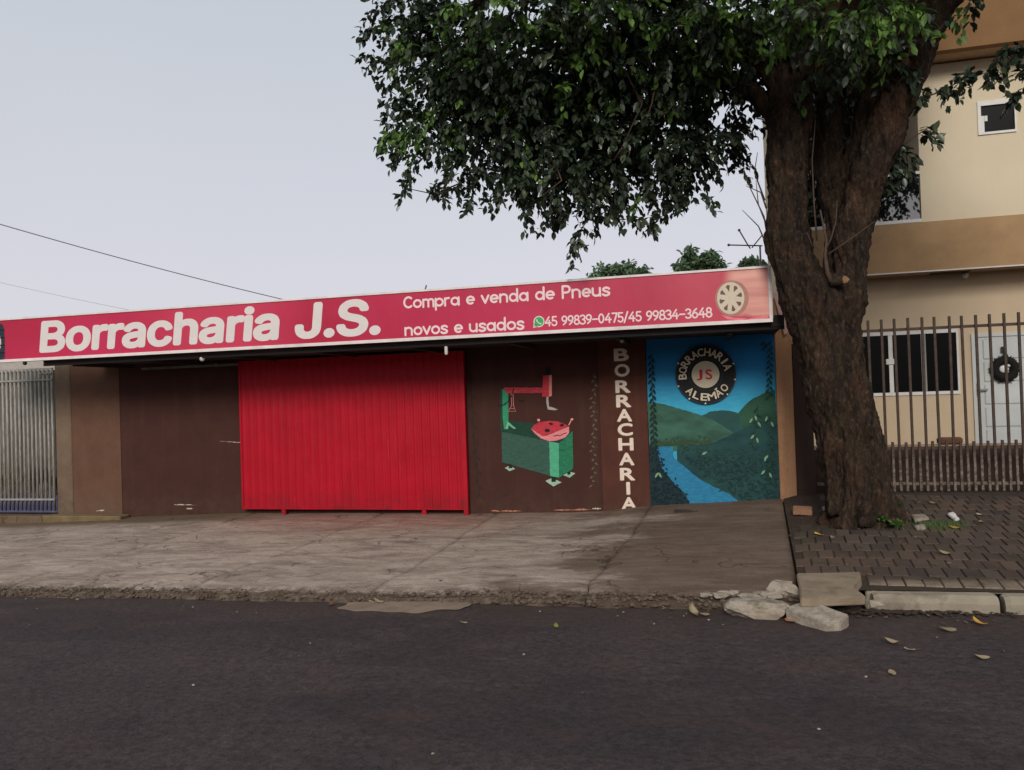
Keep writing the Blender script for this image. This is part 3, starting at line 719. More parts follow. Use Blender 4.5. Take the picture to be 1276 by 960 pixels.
for px_ in (354, 529):
    c = at(px_, 637, DY); c.z = -1.60
    MB().cyl((c.x, DY, c.z), .037, .03, 20).build('wheel', m_red, sl)
    part('wheel_bracket', m_red, sl, (c.x-.03, c.x+.03, DY-.02, DY-.016, -1.60, dZ0-.013))
tr = at(268, 458, DY)
part('door_track', m_steel, shop, (-8.6, -6.9, DY-.01, DY+.03, .60, .635))
part('track_bracket', m_steel, shop, (-7.32, -7.28, DY+.031, WY-.001, .60, .66))

# --- painted things on the walls (real flat paint, a millimetre or two of it)
def wallpoly(m, pts, o, s, k, lift=0.0, Y=WY):      # pts read in an enlarged crop: origin o, scale s
    if len(pts) < 40 and max(p[0] for p in pts)-min(p[0] for p in pts) > 60:
        q = []
        for (a, b), (c_, d_) in zip(pts, pts[1:]+pts[:1]):
            n_ = max(1, int(math.hypot(c_-a, d_-b)/11))
            for i in range(n_): q.append((a+(c_-a)*i/n_+random.uniform(-1.6, 1.6), b+(d_-b)*i/n_+random.uniform(-1.6, 1.6)))
        pts = q
    P = [at(o[0]+a/s, o[1]+b/s, Y) for a, b in pts]
    m.poly([(p.x, Y-.0025*k-lift, p.z) for p in P]); return m
def paint(name, col, parent, polys, o, s, k, var=.12, Y=WY, mat=None):
    mt = mat or flat('mural_'+name, col, .75, var, 12, .2)
    if len(polys) <= 4:                  # each shape its own part
        for p in polys: wallpoly(MB(), p, o, s, k, 0, Y).build(name, mt, parent, recalc=False)
        return
    m = MB()
    for i, p in enumerate(polys): wallpoly(m, p, o, s, k, i*8e-6, Y)
    ob = m.build(name, mt, parent, recalc=False); ob['kind'] = 'stuff'; return ob
def circ(cx, cy, rx, ry=None, n=28, a0=0, a1=360): ry = ry or rx; return [(cx+rx*math.cos(R(a0+(a1-a0)*i/n)), cy+ry*math.sin(R(a0+(a1-a0)*i/n))) for i in range(n)]
def leafp(cx, cy, ang, L, W):
    ca, sa = math.cos(R(ang)), math.sin(R(ang)); q = [(0, 0), (L*.35, W/2), (L*.7, W*.4), (L, 0), (L*.7, -W*.4), (L*.35, -W/2)]
    return [(cx+a*ca-b*sa, cy+a*sa+b*ca) for a, b in q]
def band(pts, w):
    up_, dn = [], []
    for i, (a, b) in enumerate(pts):
        c, d = pts[max(0, i-1)], pts[min(len(pts)-1, i+1)]; tx, ty = d[0]-c[0], d[1]-c[1]; L = math.hypot(tx, ty) or 1
        ww = w[i] if hasattr(w, '__len__') else w
        up_.append((a-ty/L*ww/2, b+tx/L*ww/2)); dn.append((a+ty/L*ww/2, b-tx/L*ww/2))
    return up_+dn[::-1]

mur = empty('landscape_mural', (0, 10.6, -.4), shop); mur.location = Vector((0, 10.6, -.4))-shop.location
mo, ms = (800, 420), 4.361
t = NT('mural_sky_blue'); x, y, z = t.xyz()
c = t.ramp(t.band(z, .5, -.3), [(0., C(26, 112, 176)), (1., C(64, 170, 200))]); c = t.mix(t.ramp(t.noise(8, 5, .6, t.pos((1, 1, 4))), [(.3, .0), (.7, .35)]), c, C(26, 116, 168))
t.bump(t.noise(110, 3, .7), .2, .004); m_msky = t.fin(c, .75, 0, .3)
pm = MB(); pm.quad((-.83, WY-.0025, -1.55), (.79, WY-.0025, -1.50), (.79, WY-.0025, .695), (-.83, WY-.0025, .695)); pm.build('painted_sky', m_msky, mur, recalc=False)
def hillmat(name, lo, hi, cx, cz):
    t = NT(name); a = t.noise(3.2, 5, .6, t.pos((1, 1, 2.2), (cx, 0, cz)))
    c = t.mix(t.ramp(a, [(.35, 0.), (.65, 1.)]), lo, hi); t.bump(t.noise(110, 3, .7), .2, .004); return t.fin(c, .75, 0, .3)
paint('painted_hill', None, mur, [[(320, 430), (370, 406), (430, 398), (480, 402), (530, 418), (640, 450), (640, 560), (380, 560)]], mo, ms, 2, mat=hillmat('hill_mid', C(34, 70, 68), C(42, 84, 78), 1, 1))
paint('painted_hill', None, mur, [[(522, 418), (560, 370), (600, 335), (660, 308), (722, 285), (745, 640), (600, 640)]], mo, ms, 3, mat=hillmat('hill_right', C(36, 72, 58), C(48, 92, 66), 4, 1))
paint('painted_hill', None, mur, [[(28, 352), (100, 362), (170, 380), (320, 425), (385, 452), (440, 484), (498, 525), (440, 555), (375, 590), (45, 640)]], mo, ms, 4, mat=hillmat('hill_left', C(44, 78, 66), C(62, 106, 88), 2, 5))
paint('painted_hill', None, mur, [[(190, 596), (375, 580), (430, 556), (500, 523), (580, 484), (640, 455), (736, 480), (752, 930), (190, 930)]], mo, ms, 5, mat=hillmat('hill_dark', C(24, 58, 62), C(34, 76, 72), 7, 5))
paint('painted_bank', C(20, 46, 52), mur, [[(40, 590), (90, 598), (110, 720), (200, 820), (275, 930), (40, 960)]], mo, ms, 6)
paint('painted_river', C(40, 122, 160), mur, [[(78, 598), (168, 596), (172, 655), (235, 708), (320, 778), (400, 818), (470, 850), (520, 888), (525, 905), (270, 930), (235, 850), (180, 800), (112, 720)]], mo, ms, 7, .18)
sh = []
for i in range(150):
    sh.append(leafp(random.uniform(45, 372), 592-abs(random.gauss(0, 16)), random.uniform(200, 340), random.uniform(9, 22), random.uniform(7, 13)))
paint('painted_shrubs', C(50, 74, 52), mur, sh, mo, ms, 8)
def dabs(n, reg, col, k, L=(10, 22)):
    P = []
    while len(P) < n:
        a, b = random.uniform(*reg[0]), random.uniform(*reg[1])
        if reg[2](a, b): P.append(leafp(a, b, random.uniform(0, 360), random.uniform(*L), random.uniform(6, 11)))
    paint('painted_foliage', col, mur, P, mo, ms, k)
right_b = lambda a, b: b > 610+(a-170)*.62 if a < 480 else b > 640
dabs(230, ((175, 725), (600, 890), lambda a, b: right_b(a, b-60) is False and b < 780+(a-320)*.45 and a > 180+(b-600)*1.1), C(34, 66, 60), 9)
dabs(260, ((200, 730), (650, 880), lambda a, b: a > 200+(b-640)*1.35), C(22, 52, 54), 10, (14, 30))
dabs(90, ((200, 730), (650, 880), lambda a, b: a > 230+(b-640)*1.35), C(40, 72, 64), 11, (8, 16))
dabs(130, ((50, 280), (600, 920), lambda a, b: a < 80+(b-600)*.62 and a > 48), C(14, 34, 38), 12)
def strand(x0, y0, x1, y1, n, L, W, flip=1):
    P = [band([(x0+(x1-x0)*i/10+5*math.sin(i*1.3), y0+(y1-y0)*i/10) for i in range(11)], 3)]
    for i in range(n):
        u = (i+.5)/n; a = x0+(x1-x0)*u; b = y0+(y1-y0)*u; P.append(leafp(a, b, (55 if i % 2 else 125)+random.uniform(-12, 12), L, W))
    return P
paint('painted_vine', C(16, 44, 40), mur, strand(50, 90, 70, 590, 30, 34, 13), mo, ms, 13)
paint('painted_vine', C(20, 60, 56), mur, strand(660, 20, 668, 60, 3, 30, 12)+strand(697, 20, 690, 320, 19, 34, 13), mo, ms, 13)
paint('painted_vine', C(34, 66, 54), mur, strand(628, 370, 600, 600, 8, 32, 12)+strand(695, 420, 700, 790, 12, 36, 12), mo, ms, 13)
P = []
for a, b, g in ((612, 425, 70), (600, 440, 120), (628, 460, 60), (610, 530, 130), (622, 545, 75), (700, 460, 65), (680, 430, 110), (685, 640, 125), (672, 645, 100), (690, 735, 65), (668, 722, 130), (90, 735, 60), (88, 735, 118), (325, 640, -30)):
    P.append(leafp(a, b, g, 34, 12))
paint('painted_leaves', C(120, 160, 130), mur, P, mo, ms, 14)
# badge
bd = empty('tyre_badge', (0, 10.59, .2), shop); bd.location = Vector((0, 10.59, .2))-shop.location
bc = at(mo[0]+345/ms, mo[1]+205/ms, WY); bs = (at(mo[0]+510/ms, mo[1]+205/ms, WY)-at(mo[0]+180/ms, mo[1]+205/ms, WY)).length/2
def ring(m, r1, r0, k, n=72):
    f = []
    for i in range(n):
        a, b = 2*math.pi*i/n, 2*math.pi*(i+1)/n
        q = [(r0, a), (r1, a), (r1, b), (r0, b)] if r0 else [(0, a), (r1, a), (r1, b)]
        m.poly([(bc.x+r_*math.cos(t_), WY-.0025*k, bc.z+r_*math.sin(t_)) for r_, t_ in q])
m = MB(); ring(m, bs, 0, 16); m.build('black_disc', flat('mural_tyre_black', C(26, 26, 28), .7, .2), bd, recalc=False)
m = MB(); ring(m, bs*.99, bs*.955, 17); m.build('tread_ring', flat('mural_tyre_grey', C(48, 50, 52), .7, .2), bd, recalc=False); m = MB(); ring(m, bs*.56, bs*.535, 17); m.build('tread_ring', flat('mural_tyre_grey', C(48, 50, 52), .7, .2), bd, recalc=False)
m = MB(); ring(m, bs*.455, 0, 17); m.build('white_centre', flat('mural_cream', C(208, 196, 172), .7, .05), bd, recalc=False)
def arc_text(m, body, r_, a0, a1, h, wd, top=True):
    for i, ch in enumerate(body):
        a = R(a0+(a1-a0)*(i/(len(body)-1))); cx, cz = bc.x+r_*math.cos(a), bc.z+r_*math.sin(a)
        ro = a-math.pi/2 if top else a+math.pi/2
        hh = h*(1.28 if ch == 'Ã' else 1); ww = wd*(1.35 if ch == 'M' else .35 if ch == 'I' else 1)
        def pl(x, z): return (cx+x*math.cos(ro)-z*math.sin(ro), WY-.0025*18, cz+x*math.sin(ro)+z*math.cos(ro))
        letters(m, ch, pl, (-ww/2, ww/2, -h/2, -h/2+hh), offset=.02)
m_crl = flat('mural_cream_lettering', C(214, 202, 176), .7, .08); m = MB(); arc_text(m, 'BORRACHARIA', bs*.76, 183, 17, bs*.27, bs*.205); m.build('lettering', m_crl, bd, recalc=False); m = MB(); arc_text(m, 'ALEMÃO', bs*.76, 226, 322, bs*.25, bs*.22, False)
m.build('lettering', flat('mural_cream_letters', C(214, 202, 176), .7, .08), bd, recalc=False)
for a in (20, -12, -45, -92, -125, -158, 155):
    a = R(a); MB().poly([(bc.x+bs*r_*math.cos(a+d), WY-.0025*19, bc.z+bs*r_*math.sin(a+d)) for r_, d in ((1.0, -.035), (1.0, .035), (.93, 0))]).build('rim_tick', m_print_w, bd, recalc=False)
m = MB(); letters(m, 'J', lambda x, z: (x, WY-.0025*19, z), (bc.x-bs*.30, bc.x-bs*.10, bc.z-bs*.19, bc.z+bs*.17), offset=.015)
letters(m, 'S', lambda x, z: (x, WY-.0025*19, z), (bc.x+.0*bs, bc.x+bs*.22, bc.z-bs*.17, bc.z+bs*.17), offset=.015)
m.build('red_initials', flat('mural_red', C(200, 40, 52), .7, .05), bd, recalc=False)

# vertical BORRACHARIA on the pillar
PYv = WY-.03
xs0, xs1 = 607, 632
ys = [345, 400, 457, 508, 558, 608, 660, 712, 765, 815, 868]
m_let, m_les = flat('painted_letter_cream', C(226, 208, 190), .75, .08), flat('painted_letter_edge', C(96, 78, 68), .75)
for i, ch in enumerate('BORRACHARIA'):
    cpx = 560+(605+(xs1-605)*i/10)/2.823; cpy = 320+ys[i]/2.823; c = at(cpx, cpy, PYv); w_ = .05 if ch == 'I' else .20; h_ = .168
    for nm, mt, dx, dz, k in (('letter_shadow', m_les, -.010, -.012, 1), ('letter', m_let, 0, 0, 2)):
        mm = MB(); letters(mm, ch, lambda x, z: (x, PYv-.0025*k, z), (c.x-w_/2+dx, c.x+w_/2+dx, c.z-h_/2+dz, c.z+h_/2+dz), offset=.03); mm.build(nm, mt, shop, recalc=False)

# tyre machine painted on the wall
mac = empty('painted_tyre_machine', (-2.3, 10.6, -.5), shop); mac.location = Vector((-2.3, 10.6, -.5))-shop.location
co, cs = (600, 440), 5.33
G1, G2, G3, G4 = C(52, 88, 74), C(52, 142, 104), C(34, 116, 82), C(22, 62, 48)
paint('column', G2, mac, [[(138, 240), (178, 250), (180, 500), (150, 508), (140, 420)]], co, cs, 2)
paint('column_edge', C(20, 70, 52), mac, [[(126, 236), (139, 240), (141, 520), (128, 520)]], co, cs, 2)
paint('cabinet_top', G4, mac, [[(133, 522), (185, 448), (345, 468), (606, 520), (512, 602), (450, 590)]], co, cs, 1, .14)
paint('cabinet_front', G1, mac, [[(133, 522), (452, 588), (457, 816), (138, 726)]], co, cs, 2, .2)
paint('cabinet_corner', C(78, 168, 130), mac, [[(450, 588), (516, 601), (516, 829), (456, 816)]], co, cs, 3, .15)
paint('cabinet_side', G3, mac, [[(515, 601), (606, 520), (609, 770), (515, 829)]], co, cs, 3, .3)
paint('arm', C(176, 56, 68), mac, [[(148, 230), (412, 230), (412, 266), (166, 268)]], co, cs, 3, .3)
paint('head', C(196, 56, 70), mac, [[(410, 150), (450, 148), (450, 291), (403, 290)]], co, cs, 4, .2)
paint('head_edge', C(226, 140, 130), mac, [[(450, 148), (468, 147), (468, 285), (450, 291)]], co, cs, 4, .1)
paint('head_cap', C(24, 20, 20), mac, [[(425, 95), (458, 95), (460, 147), (420, 149)]], co, cs, 3)
paint('hook', C(170, 160, 156), mac, [[(430, 292), (446, 292), (449, 356), (508, 374), (490, 380), (440, 376), (434, 350)]], co, cs, 3)
paint('lever', C(190, 120, 112), mac, [band([(198, 268), (202, 350), (180, 388), (228, 388), (214, 350), (210, 268)], 5), band([(184, 370), (222, 370)], 4)], co, cs, 4)
paint('hose', C(20, 22, 22), mac, [band([(216, 232), (204, 280), (178, 322), (150, 345), (118, 352)], 7), band([(248, 312), (262, 320), (284, 315)], 5)], co, cs, 5)
paint('brace', C(110, 180, 140), mac, [[(172, 455), (232, 502), (214, 504), (182, 480), (176, 506), (160, 506)]], co, cs, 4)
paint('turntable', C(186, 52, 66), mac, [[(333, 502), (352, 476), (385, 460), (440, 451), (500, 454), (545, 468), (583, 488), (430, 548), (398, 545), (360, 522)]], co, cs, 5, .2)
paint('turntable_edge', C(222, 132, 136), mac, [[(331, 505), (345, 505), (398, 547), (430, 550), (583, 489), (583, 530), (560, 560), (500, 583), (450, 585), (395, 568), (355, 535)]], co, cs, 4, .15)
paint('turntable_hole', C(40, 20, 24), mac, [leafp(446, 468, 10, 34, 16), circ(438, 515, 18, 12, 10), leafp(520, 482, -10, 32, 22), band([(480, 553), (510, 545), (520, 549), (568, 528)], 5)], co, cs, 6)
paint('knob', C(226, 150, 140), mac, [circ(381, 446, 10, 9, 12), circ(602, 441, 10, 8, 12), band([(598, 446), (580, 480)], 7)], co, cs, 6)
paint('foot_plate', C(150, 182, 158), mac, [[(155, 765), (186, 748), (224, 768), (190, 786)], [(426, 850), (465, 830), (532, 858), (478, 886)], [(544, 812), (590, 788), (624, 800), (585, 830)]], co, cs, 3)
paint('foot_stem', C(22, 32, 30), mac, [[(180, 735), (205, 742), (205, 765), (182, 765)], [(464, 818), (496, 826), (494, 856), (466, 856)], [(570, 794), (592, 782), (592, 806), (572, 810)]], co, cs, 4)
pv = [band([(745, 130), (758, 260), (745, 420), (742, 560), (765, 700), (750, 820), (722, 920)], 6)]
for i in range(26): pv.append(leafp(750+8*math.sin(i*.9), 140+i*29, 60+60*(i % 2)+random.uniform(-15, 15), 40, 12))
paint('painted_vine', C(66, 54, 42), shop, pv, co, cs, 1)
pv = []
for i in range(26): pv.append(leafp(742+10*math.sin(i*.7), 150+i*29, 40+90*(i % 2)+random.uniform(-15, 15), 26, 9))
paint('painted_vine', C(112, 96, 72), shop, pv, co, cs, 2)
pv = [band([(-75, 120), (-60, 400), (-40, 700), (-10, 960)], 6)]
for i in range(16): pv.append(leafp(-70+i*4, 180+i*50, 60+60*(i % 2), 44, 15))
paint('painted_vine', C(44, 34, 28), shop, pv, co, cs, 1)

# ------------------------------------------------------------------ sign board
SY = 9.3; SK = SY/9.9; sX0, sX1, sZ0, sZ1 = -10.8, .735*SK, .785*SK, 1.458*SK
sg = empty('sign_board', (-5.3, SY, sZ0)); tag(sg, 'long red and white tyre shop sign board running along the edge of the canopy', 'sign')
part('panel', m_banner, sg, (sX0+.001, sX1-.001, SY, SY+.06, sZ0+.001, sZ1-.001))
part('frame', m_frame_w, sg, (sX0, sX1, SY-.014, SY-.0005, sZ0, sZ0+.04), (sX0, sX1-.036, SY-.0135, SY-.0005, sZ1-.022, sZ1+.004), (sX1-.035, sX1+.003, SY-.014, SY+.062, sZ0+.0405, sZ1+.004), (sX0-.03, sX0-.001, SY-.0145, SY+.06, sZ0, sZ1))
part('back_box', m_soffit, sg, (sX0, sX1-.002, SY+.061, SY+.085, sZ0, sZ1-.01))
for X in np.linspace(-9, .2, 6): part('bracket', m_steel, sg, (X-.02, X+.02, SY+.086, SY+.6, .822, .85), (X-.02, X+.02, SY+.086, SY+.12, .851, sZ1-.02))
def sgp(k): return lambda x, z: (x, SY-.001*k, z)
def sp(a, b): p = at(a, b, SY); return p.x, p.z
m = MB()
x0, z0 = sp(49, 439.5); x1 = sp(349, 420)[0]
letters(m, 'Borracharia', sgp(1), (x0, x1, sZ0+.10, sZ0+.10+.475), offset=.030, shear=.09, spacing=.98, res=6, sans=True)
x0, x1 = sp(367, 400)[0], sp(474, 400)[0]
letters(m, 'J.S.', sgp(1), (x0, x1, sZ0+.095, sZ0+.095+.48), offset=.030, shear=.09, spacing=.98, res=6, sans=True)
m.build('large_lettering', m_print_w, sg, recalc=False)
def arc(cx, cy, rx, ry, a0, a1, n=12): return [(cx+rx*math.cos(R(a0+(a1-a0)*i/n)), cy+ry*math.sin(R(a0+(a1-a0)*i/n))) for i in range(n+1)]
GL = {'C': (.62, [arc(.33, .46, .28, .42, 48, 312)]), 'o': (.60, [arc(.29, .31, .23, .28, 0, 360, 18)]),
 'm': (.80, [[(.07, 0), (.07, .6)], [(.07, .4)]+arc(.235, .42, .165, .18, 180, 0)+[(.40, 0)], arc(.565, .42, .165, .18, 180, 0)+[(.73, 0)]]),
 'p': (.60, [[(.07, -.28), (.07, .6)], arc(.30, .31, .23, .28, 0, 360, 18)]), 'r': (.42, [[(.07, 0), (.07, .6)], arc(.28, .38, .21, .22, 180, 75)]),
 'a': (.62, [arc(.28, .31, .22, .28, 0, 360, 18), [(.52, .6), (.52, 0)]]), 'e': (.58, [[(.07, .31), (.50, .31)]+arc(.285, .31, .22, .28, 0, 305, 16)]),
 'v': (.54, [[(.05, .6), (.26, .02), (.47, .6)]]), 'n': (.60, [[(.07, 0), (.07, .6)], arc(.28, .38, .21, .22, 180, 0)+[(.49, 0)]]),
 'd': (.62, [arc(.28, .31, .22, .28, 0, 360, 18), [(.52, .95), (.52, 0)]]), 'P': (.60, [[(.09, 0), (.09, .92), (.3, .92)]+arc(.31, .67, .2, .25, 90, -90)+[(.09, .42)]]),
 'u': (.60, [[(.07, .6)]+arc(.28, .24, .21, .22, 180, 360)+[(.49, .6)], [(.49, .3), (.49, 0)]]),
 's': (.50, [[(.42, .50), (.34, .58), (.22, .60), (.10, .54), (.08, .44), (.15, .35), (.32, .27), (.42, .18), (.40, .07), (.28, 0), (.15, .01), (.05, .09)]]),
 '0': (.56, [arc(.27, .46, .20, .44, 0, 360, 18)]), '3': (.50, [arc(.22, .68, .2, .22, 150, -90)+arc(.22, .23, .22, .23, 90, -150)]),
 '4': (.60, [[(.38, .92), (.05, .30), (.54, .30)], [(.40, .55), (.40, 0)]]), '5': (.52, [[(.42, .92), (.11, .92), (.09, .50)]+arc(.24, .27, .21, .27, 110, -150)]),
 '6': (.54, [arc(.27, .26, .20, .26, 0, 360, 18), [(.40, .90), (.18, .65), (.08, .34)]]), '7': (.50, [[(.05, .92), (.46, .92), (.20, 0)]]),
 '8': (.54, [arc(.26, .69, .17, .22, 0, 360, 16), arc(.26, .24, .21, .24, 0, 360, 18)]), '9': (.54, [arc(.26, .65, .20, .26, 0, 360, 18), [(.46, .6), (.38, .26), (.16, .02)]]),
 '-': (.52, [[(.06, .42), (.46, .42)]]), '/': (.40, [[(.04, -.08), (.34, 1.0)]]), ' ': (.36, [])}
def stroke(m, pts, w_, k):              # round ended flat stroke; every overlapping piece a hair in front of the last
    d_ = SY-.001-.0004*k; j = 0
    for i in range(len(pts)):
        a, b = pts[i]; j += 1
        m.poly([(a+w_/2*math.cos(2*math.pi*q/12), d_-.00004*j, b+w_/2*math.sin(2*math.pi*q/12)) for q in range(12)])
        if i < len(pts)-1:
            c, e = pts[i+1]; L = math.hypot(c-a, e-b)
            if L < 1e-6: continue
            nx, nz = -(e-b)/L*w_/2, (c-a)/L*w_/2; j += 1
            m.poly([(a+nx, d_-.00004*j, b+nz), (a-nx, d_-.00004*j, b-nz), (c-nx, d_-.00004*j, e-nz), (c+nx, d_-.00004*j, e+nz)])
def rowtext(body, a, b, c, d, h, mat, wgt=.17):
    # a,b .. c,d : start and end points of the line's foot in the photograph; every word its own part
    x0, z0 = sp(a, b); x1, z1 = sp(c, d); z_ = (z0+z1)/2; tot = sum(GL[ch][0] for ch in body); sx = (x1-x0)/tot; sz = h/.92; u = 0; m = MB(); any_ = False
    for ch in body+' ':
        if ch == ' ' and any_: m.build('small_lettering', mat, sg, recalc=False); m = MB(); any_ = False
        k = 0
        for st in GL[ch][1]:
            stroke(m, [(x0+(u+p)*sx, z_+q*sz) for p, q in st], wgt*sz, k); k += 3; any_ = True
        u += GL[ch][0]
rowtext('Compra e venda de Pneus', 503, 384.3, 761, 368, .150*SK, m_print_pk)
rowtext('novos e usados', 504, 417.5, 654, 410.5, .150*SK, m_print_pk)
rowtext('45 99839-0475/45 99834-3648', 679, 405.5, 888, 396, .112*SK, m_print_pk, .16)
# round green telephone mark
cx, cz = sp(671.6, 401)
def disc(m, cx, cz, rx, rz, k, n=36): m.poly([(cx+rx*math.cos(2*math.pi*i/n), SY-.001*k, cz+rz*math.sin(2*math.pi*i/n)) for i in range(n)][::-1])
m = MB(); disc(m, cx, cz, .068, .068, 1); m.poly([(cx-.066, SY-.001, cz-.02), (cx-.074, SY-.001, cz-.072), (cx-.02, SY-.001, cz-.063)]); m.build('chat_mark_edge', m_print_w, sg, recalc=False)
m = MB(); disc(m, cx, cz, .055, .055, 2); m.poly([(cx-.052, SY-.002, cz-.02), (cx-.058, SY-.002, cz-.058), (cx-.02, SY-.002, cz-.05)]); m.build('chat_mark', m_print_grn, sg, recalc=False)
m = MB(); q = [(cx-.024+.05*u*1.0, cz+.028-.052*u) for u in np.linspace(0, 1, 7)]
q = [(cx-.026, cz+.026), (cx-.024, cz+.006), (cx-.010, cz-.012), (cx+.010, cz-.024), (cx+.028, cz-.026)]
m.poly([(a, SY-.003, b) for a, b in band(q, [.022, .012, .010, .012, .022])]); m.build('handset_mark', m_print_w, sg, recalc=False)
# wheel print at the right end
wc = sp(910.5, 371.8); 
m = MB(); disc(m, wc[0]+.012, wc[1]-.004, .185, .205, 2); m.build('tyre_print', m_print_tyre, sg, recalc=False)
m = MB(); disc(m, wc[0], wc[1], .150, .182, 3); m.build('rim_print', m_print_rim, sg, recalc=False)
m = MB()
for i in range(8):
    a = 2*math.pi*(i+.3)/8; pts = []
    for r_, d in ((.42, 0), (.80, -.2), (.86, 0), (.80, .2)): pts.append((wc[0]+.15*r_*math.cos(a+d), SY-.004, wc[1]+.182*r_*math.sin(a+d)))
    m.poly(pts)
m.build('rim_gaps_print', m_print_rimd, sg, recalc=False)
m = MB()
for P in ([(800, 478), (900, 500), (1000, 505), (935, 520), (850, 512)], [(1000, 508), (1146, 480), (1146, 500), (1040, 520)], [(1000, 150), (1060, 128), (1140, 120), (1080, 140)]):
    m.poly([(u, SY-.003, v) for u, v in [sp(760+a/5.8, 310+b/5.8) for a, b in P]])
m.build('streak_print', m_print_streak, sg, recalc=False)
# tyre print at the left end
tc = (-10.83*SK, 1.10*SK)
m = MB(); disc(m, tc[0]-.13, tc[1], .26, .265, 1); a = [(-.13, .265), (.20, .27), (.235, .2), (.245, 0), (.235, -.22), (.20, -.27), (-.13, -.265)]
m.poly([(tc[0]+u, SY-.0015, tc[1]+v) for u, v in a]); m.build('tyre_print', m_print_blk, sg, recalc=False)
m = MB()
for v in (-.16, -.05, .06, .17):
    m.poly([(tc[0]+.06, SY-.003, tc[1]+v), (tc[0]+.24, SY-.003, tc[1]+v-.005), (tc[0]+.24, SY-.003, tc[1]+v+.012), (tc[0]+.06, SY-.003, tc[1]+v+.016)])
m.poly([(tc[0]+.13, SY-.0035, tc[1]-.26), (tc[0]+.145, SY-.0035, tc[1]-.26), (tc[0]+.145, SY-.0035, tc[1]+.26), (tc[0]+.13, SY-.0035, tc[1]+.26)])
m.build('tread_print', m_print_dk, sg, recalc=False)
m = MB(); disc(m, tc[0]+.01, tc[1], .17, .19, 3); m.build('rim_print', m_print_rim, sg, recalc=False)

# ------------------------------------------------------------------ lamps under the canopy
def bulb(px_, py_, label, mat, long=False, top=.70, Y=9.5, s=1.0):
    p = at(px_, py_, Y); t_ = empty('light_bulb', (p.x, p.y, p.z)); tag(t_, label, 'light bulb')
    part('socket', m_black, t_, (p.x-.02, p.x+.02, Y-.02, Y+.02, p.z+.045*s, max(p.z+.08, top-.002)), bevel=.006)
    m = MB()
    if long: m.tube([(p.x, Y, p.z-.075), (p.x, Y, p.z-.06), (p.x, Y, p.z+.03), (p.x, Y, p.z+.044)], [.014, .022, .022, .018], 12)
    else:
        pr = [(-.055, .006), (-.05, .022), (-.03, .038), (-.005, .042), (.02, .03), (.044, .018)]
        m.tube([(p.x, Y, p.z+a*s) for a, b in pr], [b*s for a, b in pr], 16)
    m.build('glass', mat, t_, smooth=True)
bulb(252, 446, 'white round light bulb hanging under the sign left of the red door', m_bulb, s=.9, top=.66, Y=9.42)
bulb(556, 435, 'white tube shaped lamp hanging over the top right of the red door', m_bulb, True, top=.66, Y=9.42)
bulb(31, 452, 'small dark unlit bulb under the left end of the sign above the gate', m_black, s=.7, top=.735, Y=9.33)
bulb(775, 424, 'dim grey bulb under the canopy above the vertical letters', vary('dusty_glass', C(90, 84, 80), C(70, 64, 60), 9, .4, 0), s=.7, top=.66, Y=9.5)
bulb(519, 425, 'tiny dim bulb under the sign left of the tube shaped lamp', vary('dusty_glass_dark', C(60, 56, 54), C(50, 46, 44), 9, .4, 0), s=.55, top=.66, Y=9.42)

# ------------------------------------------------------------------ left barred gate
gt = empty('barred_gate', (-11.3, 10.62, -1.66)); tag(gt, 'white flaking barred gate backed with weathered sheet beside the brown shop wall', 'gate')
m = MB()
m.grid(60, 12, lambda u, v: (-13.2+u*2.83, 10.66+.006*math.sin(u*140), -1.52+v*2.2))
m.build('backing_sheet', m_gsheet, gt)
bme = None
for i in range(34):
    X = -10.40-i*.082
    if bme is None:
        o = MB().tube([(X, 10.60, -1.60), (X, 10.60, .70)], .020, 8).build('bar', m_gbar, gt, smooth=True, origin=(X, 10.60, -1.6)); bme = o
    else:
        o = bme.copy(); COL.objects.link(o); o.location = Vector((X, 10.60, -1.6+.004*(i % 3)))-wpos(gt)
part('top_rail', m_gbar, gt, (-13.2, -10.375, 10.585, 10.615, .685, .715))
part('middle_rail', m_gbar, gt, (-13.2, -10.375, 10.57, 10.60, .51, .535))
part('bottom_rail', m_gbar, gt, (-13.2, -10.375, 10.57, 10.60, -1.44, -1.41))
part('blue_panel', m_blue, gt, (-13.2, -10.36, 10.612, 10.63, -1.64, -1.36))
part('latch_bar', m_gbar, gt, (-10.62, -10.37, 10.56, 10.58, .62, .64))
# pale yard wall seen between gate top and sign
ow = MB(); ow.box(-14.5, -9.5, 12.5, 12.7, -1.9, 1.02); tag(ow.build('yard_wall', flat('pale_grey_yard_paint', C(170, 162, 154))), 'pale yard wall glimpsed between the sign and the top of the white gate', 'wall')

# ------------------------------------------------------------------ boundary wall right of the shop
bw = MB(); bw.box(1.004, 1.225, 10.58, 15.2, -2, .55); bw.bevel(.008)
tag(bw.build('boundary_wall', m_dkwall), 'dark brown boundary wall between the shop pillar and the tree trunk', 'wall')

